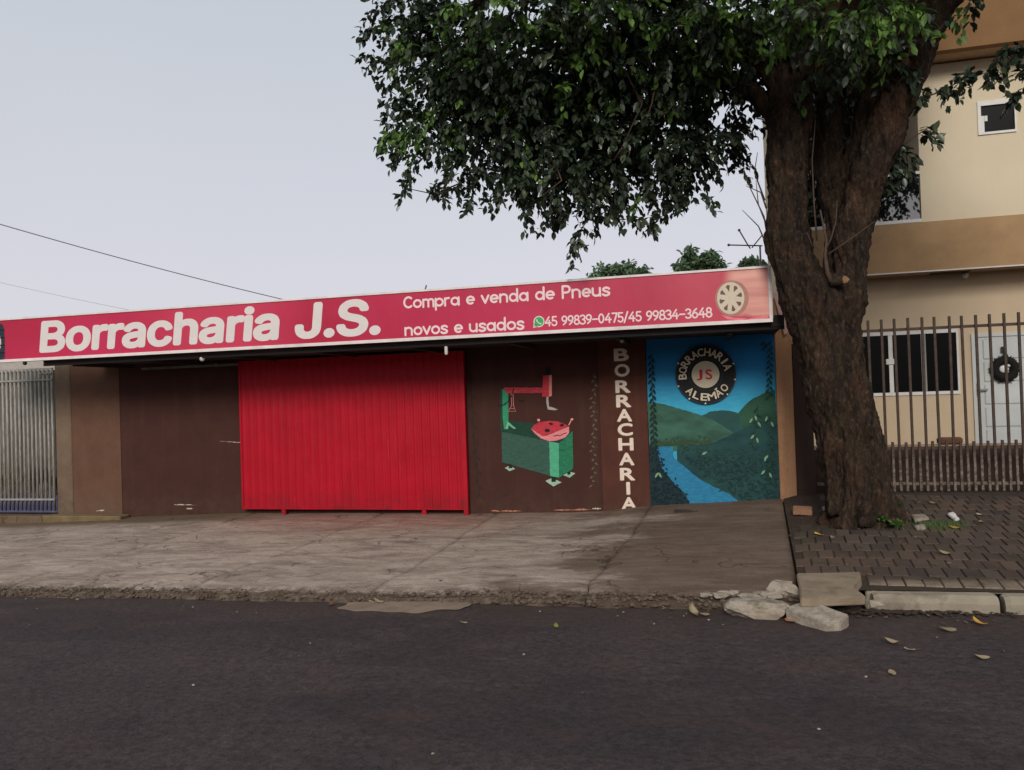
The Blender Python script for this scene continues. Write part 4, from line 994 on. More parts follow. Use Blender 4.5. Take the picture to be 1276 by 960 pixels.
# ------------------------------------------------------------------ house on the right
hs = empty('two_storey_house', (4, 13, -1.3)); tag(hs, 'two storey cream house with taupe slab edge and smoked glass balcony behind the tree', 'house')
LY = 13.5; FY = 13.0
wx0, wx1 = 2.07, at(1195, 450, LY).x; wz0, wz1 = -.19, .816
dx0 = at(1212, 480, LY).x; dx1 = dx0+.84; dz1 = .72; dz0 = -1.19
part('ground_floor_wall', m_cream2, hs, (1.42, wx0, LY, LY+.2, -1.5, 1.9), (wx0, wx1, LY, LY+.2, wz1, 1.9), (wx0, wx1, LY, LY+.2, -1.5, wz0), (wx1, dx0, LY, LY+.2, -1.5, 1.9), (dx0, dx1, LY, LY+.2, dz1, 1.9), (dx1, 9.5, LY, LY+.2, -1.5, 1.9))
part('side_wall', m_cream2, hs, (1.42, 1.6, LY+.2, 20, -1.5, 6.5), (9.3, 9.5, 13.2, 20, -1.5, 6.5))
part('porch_column', m_cream2, hs, (7.6, 7.85, 13.02, 13.16, -1.5, 1.66))
fz0, fz1 = 1.665, 2.415
XF0 = 1.36
part('slab_edge', m_fascia, hs, (XF0, 9.8, FY, FY+.18, fz0, fz1))
part('drip_edge', m_white, hs, (XF0, 9.8, FY-.012, FY-.001, fz0-.004, fz0+.014))
part('porch_ceiling', flat('ceiling_paint', C(176, 156, 134), .9), hs, (XF0, 9.8, FY+.181, LY-.002, fz0+.01, fz0+.25))
ux0 = at(1146, 200, FY).x
UY = FY+.02
swx0, swx1, swz0, swz1 = at(1218, 150, UY).x, at(1266, 150, UY).x, at(1240, 167, UY).z, at(1240, 125, UY).z
uz1 = at(1276, 67, UY).z
part('upper_wall', m_cream, hs, (ux0, swx0, UY, UY+.2, fz1, uz1), (swx0, swx1, UY, UY+.2, fz1, swz0), (swx0, swx1, UY, UY+.2, swz1, uz1), (swx1, 9.6, UY, UY+.2, fz1, uz1), (ux0, ux0+.2, UY+.2, 15.6, fz1, uz1))
part('balcony_rear_wall', house_paint('grey_brown_balcony_paint', C(120, 104, 86), C(110, 94, 78), C(90, 76, 60)), hs, (1.42, ux0-.002, 15.2, 15.4, fz1, uz1))
part('balcony_floor', m_fascia, hs, (1.42, 9.5, FY+.182, 15.6, fz0+.26, fz1-.01))
part('eaves', m_eaves, hs, (XF0+.12, 10, FY-.45, FY-.3, uz1+.02, uz1+1.2))
part('eaves_ceiling', flat('eaves_paint', C(176, 148, 118), .9), hs, (XF0+.12, 10, FY-.299, 16, uz1+.022, uz1+.12))
part('roof', m_eaves, hs, (XF0+.12, 10, FY-.299, 20.5, uz1+.9, uz1+1.1))
# windows
w_ = empty('window', (wx0, LY, wz0), hs); w_.location = Vector(((wx0+wx1)/2, LY, wz0))-hs.location
part('frame', m_white, w_, (wx0, wx1, LY-.02, LY+.03, wz1-.055, wz1), (wx0, wx1, LY-.02, LY+.03, wz0, wz0+.05), (wx0, wx0+.05, LY-.019, LY+.03, wz0+.05, wz1-.055), (wx1-.03, wx1, LY-.019, LY+.03, wz0+.05, wz1-.055))
mxs = [at(1110, 450, LY).x, at(1151, 450, LY).x]
part('frame', m_white, w_, (mxs[0]-.03, mxs[0]+.03, LY-.014, LY+.03, wz0+.052, wz1-.057))
part('frame', vary('grey_metal', C(150, 148, 144), C(130, 128, 124), 9, .5, 0), w_, (mxs[1]-.035, mxs[1]+.035, LY-.014, LY+.03, wz0+.052, wz1-.057))
part('latch', m_white, w_, (mxs[0]-.075, mxs[0]+.075, LY-.03, LY-.015, .30, .39), bevel=.008)
for a, b in ((wx0+.05, mxs[0]-.03), (mxs[0]+.03, mxs[1]-.035), (mxs[1]+.035, wx1-.03)): part('pane', m_glass, w_, (a, b, LY+.008, LY+.016, wz0+.05, wz1-.055))
w_ = empty('window', (0, 0, 0), hs); w_.location = Vector(((swx0+swx1)/2, UY, swz0))-hs.location
part('frame', m_white, w_, (swx0, swx1, UY-.02, UY+.03, swz1-.07, swz1), (swx0, swx1, UY-.02, UY+.03, swz0, swz0+.035), (swx0, swx0+.045, UY-.019, UY+.03, swz0+.036, swz1-.071), (swx1-.02, swx1, UY-.019, UY+.03, swz0+.036, swz1-.071))
part('pane', m_glass, w_, (swx0+.045, swx1-.02, UY+.01, UY+.016, swz0+.036, swz1-.071))
part('latch', m_white, w_, (swx0+.09, swx0+.13, UY-.01, UY+.009, (swz0+swz1)/2-.05, (swz0+swz1)/2+.03))
part('sash', m_white, w_, (swx0+.045, swx0+.085, UY-.015, UY+.009, swz0+.036, (swz0+swz1)/2+.03))
# balcony guard
gz0 = fz1+.02; gz1 = at(1142, 215, FY+.03).z
bgd = empty('balcony_guard', (0, 0, 0), hs); bgd.location = Vector((2.3, FY+.03, gz0))-hs.location
nP = 3; PX = np.linspace(1.44, ux0-.012, nP+1)
for i in range(nP): part('glass_panel', m_guard, bgd, (PX[i]+.008, PX[i+1]-.008, FY+.025, FY+.035, gz0+.035, gz1-.03))
part('handrail', m_white, bgd, (1.42, ux0-.004, FY+.005, FY+.055, gz1-.03, gz1+.012))
part('bottom_rail', m_white, bgd, (1.42, ux0-.004, FY+.005, FY+.055, gz0-.015, gz0+.034))
# front door
dd = empty('door', (0, 0, 0), hs); dd.location = Vector(((dx0+dx1)/2, LY, dz0))-hs.location
part('leaf', m_door, dd, (dx0, dx1, LY-.01, LY+.04, dz0, dz1))
part('frame', m_door, dd, (dx0-.0, dx0+.05, LY-.03, LY-.011, dz0, dz1), (dx1-.05, dx1, LY-.03, LY-.011, dz0, dz1), (dx0+.05, dx1-.05, LY-.029, LY-.011, dz1-.05, dz1))
for i in range(5):
    z1_ = dz1-.09-i*.345
    m = MB(); m.box(dx0+.16, dx1-.12, LY-.024, LY-.0105, z1_-.30, z1_); m.bevel(.010); m.build('door_panel', m_door, dd)
hx = at(1219, 486, LY-.05)
part('handle', m_steel, dd, (hx.x-.02, hx.x+.02, LY-.035, LY-.031, hx.z-.1, hx.z+.1), (hx.x-.01, hx.x+.13, LY-.075, LY-.055, hx.z-.012, hx.z+.012), (hx.x-.01, hx.x+.01, LY-.054, LY-.036, hx.z-.012, hx.z+.012))
# wreath
wc_ = at(1252, 460, LY-.06); wr = empty('door_wreath', wc_); tag(wr, 'round dark wreath with a pale centre hanging on the house front door', 'wreath')
m = MB(); rr = .135
for i in range(700):
    a = random.uniform(0, 2*math.pi); r_ = rr+random.gauss(0, .026); c = Vector((wc_.x+r_*math.cos(a), wc_.y+random.uniform(-.03, .02), wc_.z+r_*math.sin(a)))
    d = Vector((math.cos(a+random.uniform(-1.2, 1.2)), random.uniform(-.4, .1), math.sin(a+random.uniform(-1.2, 1.2)))).normalized()*random.uniform(.02, .04); s_ = d.cross(Vector((0, 1, .2))).normalized()*.014
    m.poly([c-s_, c+s_, c+d+s_*.3, c+d-s_*.3])
m.build('needles', flat('dark_wreath_green', C(38, 42, 36), .9, .3), wr, recalc=False)
m = MB(); m.tube([(wc_.x+rr*math.cos(a), wc_.y, wc_.z+rr*math.sin(a)) for a in np.linspace(0, 2*math.pi, 33)], .06, 10, cap=False); m.build('ring', flat('dark_wreath_core', C(24, 24, 22), .9), wr, smooth=True)
m = MB(); m.sphere((wc_.x-.01, wc_.y, wc_.z), .062, 2, (1.1, .35, 1)); m.sphere((wc_.x+.05, wc_.y-.02, wc_.z+.05), .025, 2, (1, .5, 1)); m.build('ornament', m_white, wr, smooth=True)
part('hanger', m_black, wr, (wc_.x-.035, wc_.x+.035, wc_.y+.0, wc_.y+.012, wc_.z+.25, wc_.z+.34), (wc_.x-.008, wc_.x+.008, wc_.y+.0, wc_.y+.012, wc_.z+.19, wc_.z+.25))
# porch lamp
pl = at(1203, 343, 13.33); lp = empty('ceiling_lamp', (pl.x, pl.y, fz0)); tag(lp, 'small white globe lamp under the porch ceiling of the house', 'lamp')
MB().sphere((pl.x, pl.y, pl.z), .048, 3).build('globe', m_bulb, lp, smooth=True); part('mount', m_white, lp, (pl.x-.035, pl.x+.035, pl.y-.035, pl.y+.035, pl.z+.045, fz0+.012))
q = at(1182, 332, 13.35); part('ceiling_dark_patch', m_black, hs, (q.x-.26, q.x+.26, 13.20, 13.42, fz0-.006, fz0+.008))  # thin dark plate on the porch ceiling, nothing is cut out
# low wall and porch floor
lw = MB(); lw.box(1.23, 9.0, 10.95, 11.1, -1.6, -.83); tag(lw.build('low_wall', vary('stained_low_wall', C(72, 54, 45), C(52, 40, 34), 5, .95, .6, 50, .01, C(50, 40, 34), 3)), 'stained brown low wall standing behind the house fence', 'wall')
part('wall_coping', vary('pale_coping', C(168, 142, 116), C(140, 116, 94), 6), bpy.data.objects['low_wall'], (1.23, 9.0, 10.93, 11.12, -.829, -.79))
pf = part('porch_floor', m_conc, None, (1.23, 9.5, 11.101, 13.49, -1.6, -1.21)); pf['kind'] = 'structure'
q = at(1184, 553, 11.0); m = MB(); m.box(q.x-.14, q.x+.14, 10.96, 11.08, -.789, -.70); m.bevel(.02); tag(m.build('stone_block', vary('brown_block', C(110, 76, 56), C(86, 60, 46), 9), origin=(q.x, 11.02, -.789)), 'small brown block resting on top of the low wall behind the fence', 'block')

# ------------------------------------------------------------------ iron fence
fn = empty('iron_fence', (3.6, 10.6, -1.34)); tag(fn, 'rusty brown iron fence of long and short upright bars in front of the house', 'fence')
FYf = 10.6
lb = MB().box(-.015, .015, -.012, .012, 0, 1); lb.bevel(.003); bmesh.ops.recalc_face_normals(lb.bm, faces=list(lb.bm.faces)); lme = bpy.data.meshes.new('bar'); lb.bm.to_mesh(lme); lb.bm.free(); lme.materials.append(m_iron)
bx = at(1100, 450, FYf).x-.0; pitch = .1505
n0 = int((bx-1.32)/pitch)
for i in range(-n0, 40):
    X = bx+i*pitch
    if X > 7.4: break
    zb = zwall(X)+.01; 
    for nm, XX, zt in (('bar', X, .80+.004*math.sin(i*7)), ('short_bar', X+pitch/2, -.72+.006*math.sin(i*5))):
        o = bpy.data.objects.new(nm, lme); COL.objects.link(o); o.parent = fn
        o.location = Vector((XX, FYf, zb))-fn.location; o.scale = (1, 1, zt-zb); o.rotation_euler = (R(random.uniform(-.25, .25)), R(random.uniform(-.3, .3)), 0)
for z_ in (.665, -.80, -1.235): part('rail', m_iron, fn, (1.25, 7.5, FYf+.0125, FYf+.028, z_-.018, z_+.018))

# ------------------------------------------------------------------ the tree
TY = 9.05
tr = empty('street_tree', (1.47, 9.15, -1.47)); tag(tr, 'large leafy street tree with a thick leaning trunk splitting into several limbs', 'tree')
def tp(a, b, Y=TY): return at(a, b, Y)
stems = {   # name: (points px,py,Y,radius)
 'trunk': [(1081, 672, 9.12, .42), (1079, 648, 9.12, .365), (1069, 600, 9.1, .325), (1054, 540, 9.08, .305), (1039, 470, 9.05, .295), (1029, 410, 9.05, .31), (1021, 370, 9.05, .34), (1018, 345, 9.05, .26)],
 'trunk2': [(1040, 450, 9.05, .22), (1044, 385, 9.0, .21), (1052, 350, 9.0, .15)],
 'limbA': [(1022, 420, 9.05, .22), (1001, 365, 9.02, .25), (984, 320, 9.0, .205), (979, 280, 9.0, .185), (979, 240, 9.0, .19), (981, 180, 8.95, .195), (986, 120, 8.95, .20), (992, 40, 8.9, .19), (1000, -60, 8.9, .17), (1010, -150, 8.9, .13)],
 'limbB': [(1044, 385, 9.15, .18), (1045, 335, 9.2, .11), (1042, 270, 9.25, .10), (1032, 190, 9.25, .125), (1038, 110, 9.2, .13), (1058, 30, 9.2, .12), (1075, -60, 9.2, .13)],
 'limbC': [(1036, 430, 9.0, .20), (1050, 375, 9.0, .20), (1059, 335, 9.0, .165), (1064, 290, 9.0, .155), (1078, 235, 9.0, .155), (1100, 170, 8.95, .16), (1126, 105, 8.9, .165), (1150, 45, 8.85, .17), (1180, -15, 8.8, .175), (1225, -110, 8.8, .13)],
 'limbD': [(1068, 275, 9.1, .12), (1064, 220, 9.2, .11), (1076, 150, 9.2, .11), (1098, 80, 9.2, .11), (1120, 0, 9.1, .13), (1135, -80, 9.1, .1)],
 'limbE': [(985, 130, 9.0, .13), (940, 60, 9.0, .11), (860, 10, 8.9, .09), (760, -40, 8.8, .07), (640, -20, 8.7, .05), (560, 30, 8.7, .03)],
 'limbF': [(985, 170, 9.05, .10), (930, 110, 9.1, .085), (860, 100, 9.1, .07), (780, 110, 9.1, .055), (700, 130, 9.05, .04), (620, 150, 9.0, .025)],
}
roots = [((1077, 630), (1020, 652), .16, .07, 9.0), ((1077, 630), (1128, 660), .17, .08, 9.0), ((1075, 620), (1050, 664), .17, .10, 8.75), ((1080, 620), (1100, 664), .17, .10, 8.78), ((1070, 600), (1110, 640), .16, .08, 9.4)]
m = MB(); segs = []
def smoothpath(pts, k=5):
    P = [(at(a, b, Y), r_) for a, b, Y, r_ in pts]; out = []
    for i in range(len(P)-1):
        p0, p1, p2, p3 = P[max(0, i-1)], P[i], P[i+1], P[min(len(P)-1, i+2)]
        for j in range(k):
            u = j/k; q = .5*((2*p1[0])+(p2[0]-p0[0])*u+(2*p0[0]-5*p1[0]+4*p2[0]-p3[0])*u*u+(-p0[0]+3*p1[0]-3*p2[0]+p3[0])*u**3)
            out.append((q, p1[1]+(p2[1]-p1[1])*u))
    out.append(P[-1]); return out
for nm, pts in stems.items():
    P = smoothpath(pts); m.tube([p for p, _ in P], [r_ for _, r_ in P], 20)
    for p, r_ in P: segs.append((nm, p, r_))
for a, b, ra, rb, Yb in roots:
    p0 = at(a[0], a[1], 9.1); p1 = at(b[0], b[1], Yb); p1.z = min(p1.z, zpave(p1.x, p1.y)-.02); mid = p0.lerp(p1, .55)+Vector((0, 0, -.05))
    m.tube([p0+Vector((0, 0, .15)), p0, mid, p1], [ra*.8, ra, (ra+rb)/2*1.05, rb], 14)
    segs.append(('trunk', p1, rb)); segs.append(('trunk', p0, ra))
# vertical folds of the trunk
for a0, b0, a1, b1, r_, Y_ in ((1044, 640, 1022, 440, .10, 8.90), (1064, 650, 1044, 420, .11, 8.84), (1092, 650, 1056, 400, .10, 8.90), (1078, 652, 1058, 520, .10, 8.78), (1106, 650, 1078, 530, .08, 8.97), (1010, 385, 988, 290, .08, 8.85), (1056, 380, 1064, 320, .08, 8.88)):
    p0, p1 = at(a0, b0, Y_), at(a1, b1, Y_+.05); m.tube([p0, p0.lerp(p1, .5)+Vector((.015, 0, 0)), p1], [r_, r_*.95, r_*.6], 12)
raw = m.build('raw', None); 
rm = raw.modifiers.new('r', 'REMESH'); rm.mode = 'VOXEL'; rm.voxel_size = .019; rm.use_smooth_shade = True
dg = bpy.context.evaluated_depsgraph_get(); tm = bpy.data.meshes.new_from_object(raw.evaluated_get(dg)); bpy.data.objects.remove(raw)
b = bmesh.new(); b.from_mesh(tm)
for _ in range(4): bmesh.ops.smooth_vert(b, verts=list(b.verts), factor=.5, use_axis_x=True, use_axis_y=True, use_axis_z=True)
b.normal_update()
for v in b.verts:
    c = v.co; q = Vector((c.x*7, c.y*7, c.z*1.3)); q2 = Vector((c.x*19, c.y*19, c.z*4.5)); q3 = Vector((c.x*42, c.y*42, c.z*16))
    d = .045*(1-2*abs(noise.noise(q)))-.02+.026*(1-2*abs(noise.noise(q2)))+.015*noise.noise(q3)+.03*noise.noise(c*2.2)
    v.co = c+v.normal*d*(1 if c.z < 3 else .7)
S = np.array([p[:] for _, p, _ in segs]); SR = np.array([r_ for _, _, r_ in segs]); SN = [n_ for n_, _, _ in segs]
names = sorted(set(n_ if n_ != 'trunk2' else 'trunk' for n_ in SN)); lut = {n_: i for i, n_ in enumerate(names)}; lut['trunk2'] = lut['trunk']
fc = np.array([f.calc_center_median()[:] for f in b.faces]); own = np.empty(len(fc), int)
lab = np.array([lut[n_] for n_ in SN])
for s0 in range(0, len(fc), 5000):
    d = np.linalg.norm(fc[s0:s0+5000, None, :]-S[None], axis=2)/SR[None]; own[s0:s0+5000] = lab[d.argmin(1)]
b.faces.ensure_lookup_table(); b.verts.ensure_lookup_table()
nrm = [v.normal.copy() for v in b.verts]
b.normal_update()
for gi, nm in enumerate(names):
    fs = [f for f, o_ in zip(b.faces, own) if o_ == gi]
    if not fs: continue
    mp = {}; vs = []; fl = []
    for f in fs:
        r_ = []
        for v in f.verts:
            if v.index not in mp: mp[v.index] = len(vs); vs.append(v.co-tr.location)
            r_.append(mp[v.index])
        fl.append(r_)
    me = bpy.data.meshes.new('trunk' if nm == 'trunk' else 'limb'); me.from_pydata([tuple(v) for v in vs], [], fl); me.materials.append(m_bark)
    for p in me.polygons: p.use_smooth = True
    try: me.normals_split_custom_set_from_vertices([tuple(b.verts[i].normal) for i in sorted(mp, key=mp.get)])
    except Exception as ex_: print('normals', ex_)
    o = bpy.data.objects.new(me.name, me); COL.objects.link(o); o.parent = tr
b.free()
# cut stub with an upright shoot
c0 = at(1040, 352, 8.72); c1 = at(1052, 349, 8.62)
MB().tube([c0+Vector((0, .1, 0)), c0, c1], [.07, .055, .045], 14).build('branch_stub', m_bark, tr, smooth=True)
m = MB(); rock(m, c1, (.048, .015, .036), 5, sub=2); m.build('cut_face', m_cut, tr)
m = MB()
m_twig = vary('twig_bark', C(86, 68, 56), C(64, 52, 44), 20)
def twig(m, pts, r0, r1, Y=8.7):
    P = [at(a, b_, Y) for a, b_ in pts]; n_ = len(P); MB().tube(P, [r0+(r1-r0)*i/(n_-1) for i in range(n_)], 6).build('twig', m_twig, tr, smooth=True)
twig(m, [(1036, 352), (1031, 340), (1028, 318), (1030, 300), (1022, 262)], .028, .008)
twig(m, [(1029, 312), (1036, 296), (1042, 275), (1043, 250)], .010, .004)
twig(m, [(1032, 317), (1050, 305), (1075, 287), (1090, 276)], .008, .004)
twig(m, [(1018, 300), (1014, 250), (1012, 200), (1016, 150)], .010, .004)
twig(m, [(1006, 290), (1012, 306), (1022, 312)], .004, .003)
for a in ([(957, 300), (952, 270), (935, 235), (925, 205)], [(957, 285), (945, 255), (942, 225)], [(955, 260), (948, 240), (930, 232)], [(955, 305), (945, 282), (925, 262)], [(953, 250), (940, 215), (944, 190)]): twig(m, a, .010, .003, 8.95)
for a in ([(720, 30), (780, 90), (800, 130), (770, 195)], [(765, 200), (775, 185), (785, 190), (782, 198), (770, 196)], [(640, 60), (690, 80), (740, 95)], [(820, 90), (812, 130), (805, 150)], [(820, 145), (832, 140), (840, 128)], [(690, 200), (700, 225), (675, 245)]): twig(m, a, .013, .005, 8.4)

# crown: clumps as (px, py, rx, ry, Y, ry depth m, density, fresh share)
clumps = [
 (560, 85, 85, 75, 9.0, .9, 1, .25), (535, 165, 55, 45, 9.0, .6, 1, .3), (515, 25, 52, 42, 8.8, .7, 1, .1), (585, 215, 42, 26, 9.0, .45, .8, .05),
 (645, 150, 95, 88, 9.2, 1.0, 1.0, .05), (715, 190, 90, 76, 9.1, .9, 1, .03), (795, 185, 90, 75, 9.2, .9, 1, .02), (862, 180, 60, 58, 9.4, .6, .6, 0), (895, 120, 55, 72, 9.5, .6, .5, 0),
 (700, 70, 150, 85, 8.8, 1.1, 1, .2), (830, 60, 140, 80, 8.8, 1.1, 1, .2), (925, 75, 48, 66, 9.3, .4, .55, .05),
 (480, 12, 24, 14, 8.9, .25, .9, .1), (492, 130, 20, 24, 8.9, .25, .9, .2), (478, 50, 20, 22, 8.9, .25, .5, .1),
 (512, 232, 14, 18, 9.0, .12, .7, 0), (535, 240, 22, 8, 9.0, .12, .8, 0), (560, 232, 22, 10, 9.0, .15, .9, 0),
 (640, 240, 48, 20, 9.0, .4, .8, 0), (712, 310, 16, 15, 9.0, .15, .9, 0), (722, 290, 18, 14, 9.0, .2, .8, 0), (740, 265, 38, 20, 9.0, .35, .8, 0), (785, 270, 20, 14, 9.0, .25, .8, 0), (840, 262, 20, 14, 9.1, .2, .7, 0), (868, 248, 26, 14, 9.2, .25, .8, 0),
 (915, 195, 24, 32, 9.4, .3, .35, 0), (940, 150, 16, 32, 9.5, .25, .28, 0), (945, 95, 18, 24, 9.4, .3, .35, 0), (592, 245, 14, 10, 9, .12, .6, 0), (655, 268, 16, 12, 9, .15, .6, 0), (690, 268, 16, 14, 9, .15, .7, 0), (812, 272, 14, 10, 9, .12, .6, 0), (505, 205, 12, 12, 9, .1, .6, 0), (463, 38, 10, 10, 8.9, .1, .6, .1), (462, 70, 8, 8, 8.9, .1, .5, 0),
 (905, 18, 75, 34, 7.9, .5, 1.1, .6), (985, 16, 70, 30, 7.7, .5, 1.2, .65), (1060, 18, 70, 34, 7.7, .5, 1.2, .55), (1110, 10, 45, 30, 7.9, .4, 1.1, .45), (760, 8, 90, 26, 7.7, .6, .9, .4), (620, 12, 80, 26, 7.8, .6, .9, .3),
 (1050, 60, 70, 40, 8.9, .35, .7, .2), (1055, 120, 55, 60, 9.6, .5, 1.4, 0), (1088, 190, 36, 60, 9.55, .45, 1.4, 0), (1098, 205, 14, 24, 9.4, .2, 1., 0), (1020, 180, 26, 80, 9.65, .4, 1.3, 0), (1050, 235, 26, 45, 9.6, .35, 1.2, 0), (1012, 255, 12, 24, 9.6, .2, .8, 0), (1040, 80, 60, 34, 8.6, .35, .8, .15), (1110, 70, 40, 34, 8.6, .3, .7, .1),
 (1150, 163, 16, 10, 9.1, .15, .9, 0), (1160, 118, 14, 9, 9.0, .12, .9, 0), (1178, 108, 14, 10, 9.0, .12, .9, 0), (1197, 102, 13, 9, 9.0, .12, 1, 0), (1215, 92, 14, 9, 9.0, .12, 1, .1), (1232, 92, 9, 9, 9.0, .1, .9, .1),
 (1262, 72, 14, 14, 8.8, .15, .9, 0), (1278, 92, 10, 9, 8.8, .12, .9, 0), (1275, 118, 9, 8, 8.8, .12, .8, 0), (1214, 2, 24, 9, 8.6, .2, .9, 0), (1255, 66, 9, 6, 8.8, .1, .9, 0), (1192, 22, 12, 10, 8.6, .15, .6, .5), (1148, 42, 14, 14, 8.5, .15, .5, .5),
]
LV = np.array([(0, 0, 0), (0, .5, -.04), (0, 1, -.16), (-.24, .28, .05), (-.25, .62, .02), (.24, .28, .05), (.25, .62, .02)])
LF = np.array([(0, 5, 1), (5, 6, 1), (6, 2, 1), (0, 1, 3), (3, 1, 4), (4, 1, 2)])
def leaf_cloud(centers, dirs, sizes, droop=.6):
    n = len(centers); y = dirs/np.linalg.norm(dirs, axis=1)[:, None]
    up_ = np.tile(np.array([0, 0, 1.0]), (n, 1))+rng.normal(0, .45, (n, 3)); x = np.cross(y, up_); x /= np.linalg.norm(x, axis=1)[:, None]+1e-9; z = np.cross(x, y)
    Rm = np.stack([x, y, z], axis=2)
    V = np.einsum('nij,vj->nvi', Rm, LV)*sizes[:, None, None]+centers[:, None, :]
    return V, Rm
cent, dirs, size, fresh = [], [], [], []
for (a, b_, rx, ry, Y, ryd, dens, fr_) in clumps:
    c = at(a, b_, Y); ppm = F_PX/(c@Vector(fw)); Rx, Rz = rx/ppm, ry/ppm
    vol = 4/3*math.pi*Rx*Rz*ryd; nt_ = max(3, int(vol*118*dens+2))
    for _ in range(nt_):
        d = rng.normal(size=3); d /= np.linalg.norm(d); r_ = rng.random()**(1/2.2)
        # lumpy outline
        lum = 1+.22*noise.noise(Vector(d*2.3)+Vector((a*.01, b_*.01, 0)))
        p = np.array(c)+d*r_*np.array([Rx, ryd, Rz])*lum
        out = d*np.array([1, 1, .5])+np.array([0, 0, -.35])+rng.normal(0, .35, 3)
        out /= np.linalg.norm(out); L = min(.26, .8*min(Rx, Rz)+.08)
        isf = rng.random() < fr_
        k = int(rng.integers(10, 17))
        for q in range(k):
            s_ = q/k; cc = p+out*L*(s_-.35)+np.array([0, 0, -.10*s_*s_])+rng.normal(0, .018, 3)
            dd_ = out*.6+rng.normal(0, .55, 3)+np.array([0, 0, -.55])
            cent.append(cc); dirs.append(dd_); size.append(rng.uniform(.065, .118)); fresh.append(isf)
# the rest of the crown, spreading over the street above what the photograph shows
kk = 0
while kk < 2300:
    d = rng.normal(size=3); d /= np.linalg.norm(d); r_ = rng.random()**.45
    p = np.array([.6, 9.2, 6.0])+d*r_*np.array([5.0, 3.6, 2.6])*(1+.2*noise.noise(Vector(d*3)))
    if p[2] < p[1]*(.487-.0165*p[0])+.32 or p[2] > 9 or p[0] < -4.4 or p[0] > 3.4: continue
    kk += 1; out = d*np.array([1, 1, .5])+np.array([0, 0, -.35])+rng.normal(0, .35, 3); out /= np.linalg.norm(out)
    for q in range(13):
        cent.append(p+out*.3*(q/13-.35)+rng.normal(0, .05, 3)); dirs.append(out*.6+rng.normal(0, .55, 3)+np.array([0, 0, -.5])); size.append(rng.uniform(.12, .2)); fresh.append(False)
for kk in range(230):
    d = rng.normal(size=3); d /= np.linalg.norm(d); p = np.array([3.9, 7.2, 4.45])+d*rng.random()**.45*np.array([1.1, 1.0, .8])
    if p[2] < p[1]*(.487-.0165*p[0])+.32: continue
    out = d*np.array([1, 1, .5])+np.array([0, 0, -.35])
    for q in range(12): cent.append(p+out*.3*(q/13-.35)+rng.normal(0, .05, 3)); dirs.append(out*.6+rng.normal(0, .55, 3)+np.array([0, 0, -.5])); size.append(rng.uniform(.09, .13)); fresh.append(False)
cent, dirs, size, fresh = map(np.array, (cent, dirs, size, fresh))
keep = ~((np.abs(cent[:, 1]) < 0)); print('leaves', len(cent))
px, py, pz = proj(cent)
inside = (px > 0) & (px < 1276) & (py > 0) & (py < 960)
top = np.argsort(np.where(inside, -size/pz, 0))[:300]
V, Rm = leaf_cloud(cent, dirs, size)
mask = np.ones(len(cent), bool); mask[top] = False
Vr = V[mask]; n = len(Vr)
faces = (LF[None]+(np.arange(n)*7)[:, None, None]).reshape(-1)
me = np_mesh('crown', Vr.reshape(-1, 3)-np.array(tr.location), faces, 3, [m_leaf, m_fresh], np.repeat(fresh[mask].astype(int), 6))
o = bpy.data.objects.new('crown', me); COL.objects.link(o); o.parent = tr; o['kind'] = 'stuff'
lm = []
for mt in (m_leaf, m_fresh):
    q = bpy.data.meshes.new('leaf'); q.from_pydata([tuple(v) for v in LV], [], [tuple(f) for f in LF]); q.materials.append(mt); lm.append(q)
for i in top:
    o = bpy.data.objects.new('leaf', lm[int(fresh[i])]); COL.objects.link(o); o.parent = tr
    M_ = Matrix([list(r_) for r_ in Rm[i]]).to_4x4()
    o.matrix_local = Matrix.Translation(Vector(cent[i])-tr.location)@M_@Matrix.Scale(size[i], 4)
# sprig stems
m = MB()
for a in ([(1140, 125), (1165, 117), (1200, 100), (1238, 88)], [(1120, 185), (1140, 170), (1160, 158)], [(1276, 60), (1262, 72), (1250, 66)], [(575, 228), (540, 242), (512, 236), (504, 212)], [(735, 270), (720, 292), (706, 320)]): twig(m, a, .010, .003, 9.0)

# ------------------------------------------------------------------ trees behind the shop
def far_tree(px_, py_, rx, ry, Y, label, seed):
    c = at(px_, py_, Y); g = random.Random(seed); z0 = zroad(c.x)-.3
    t_ = empty('far_tree', (c.x, Y, z0)); tag(t_, label, 'tree')
    ppm = F_PX/(c@Vector(fw)); Rx, Rz = rx/ppm, ry/ppm
    m = MB(); m.tube([(c.x, Y, z0), (c.x+.1, Y, (z0+c.z)/2), (c.x, Y, c.z)], [.2, .15, .07], 10)
    for k in range(6):
        a = k*1.05; m.tube([(c.x, Y, c.z-.9*Rz), (c.x+.6*Rx*math.cos(a), Y+.5*Rx*math.sin(a), c.z+.2*Rz)], [.06, .02], 6)
    m.build('trunk', m_bark, t_, smooth=True)
    ce, di, si = [], [], []
    for k in range(90):
        d = rng.normal(size=3); d /= np.linalg.norm(d); p = np.array(c)+d*(rng.random()**.4)*np.array([Rx, Rx*.9, Rz])*(1+.25*rng.normal())
        for q in range(42): ce.append(p+rng.normal(0, Rx*.11, 3)*np.array([1, 1, .6])); di.append(rng.normal(size=3)+np.array([0, 0, -.2])); si.append(rng.uniform(.10, .2))
    ce, di, si = map(np.array, (ce, di, si)); V, _ = leaf_cloud(ce, di, si); n = len(V)
    me = np_mesh('crown', V.reshape(-1, 3)-np.array(t_.location), (LF[None]+(np.arange(n)*7)[:, None, None]).reshape(-1), 3, [m_far])
    o = bpy.data.objects.new('crown', me); COL.objects.link(o); o.parent = t_
far_tree(768, 346, 32, 15, 24, 'dark green treetop behind the sign above the word Pneus', 1)
far_tree(872, 336, 26, 20, 22, 'treetop rising highest behind the sign left of the printed wheel', 2)
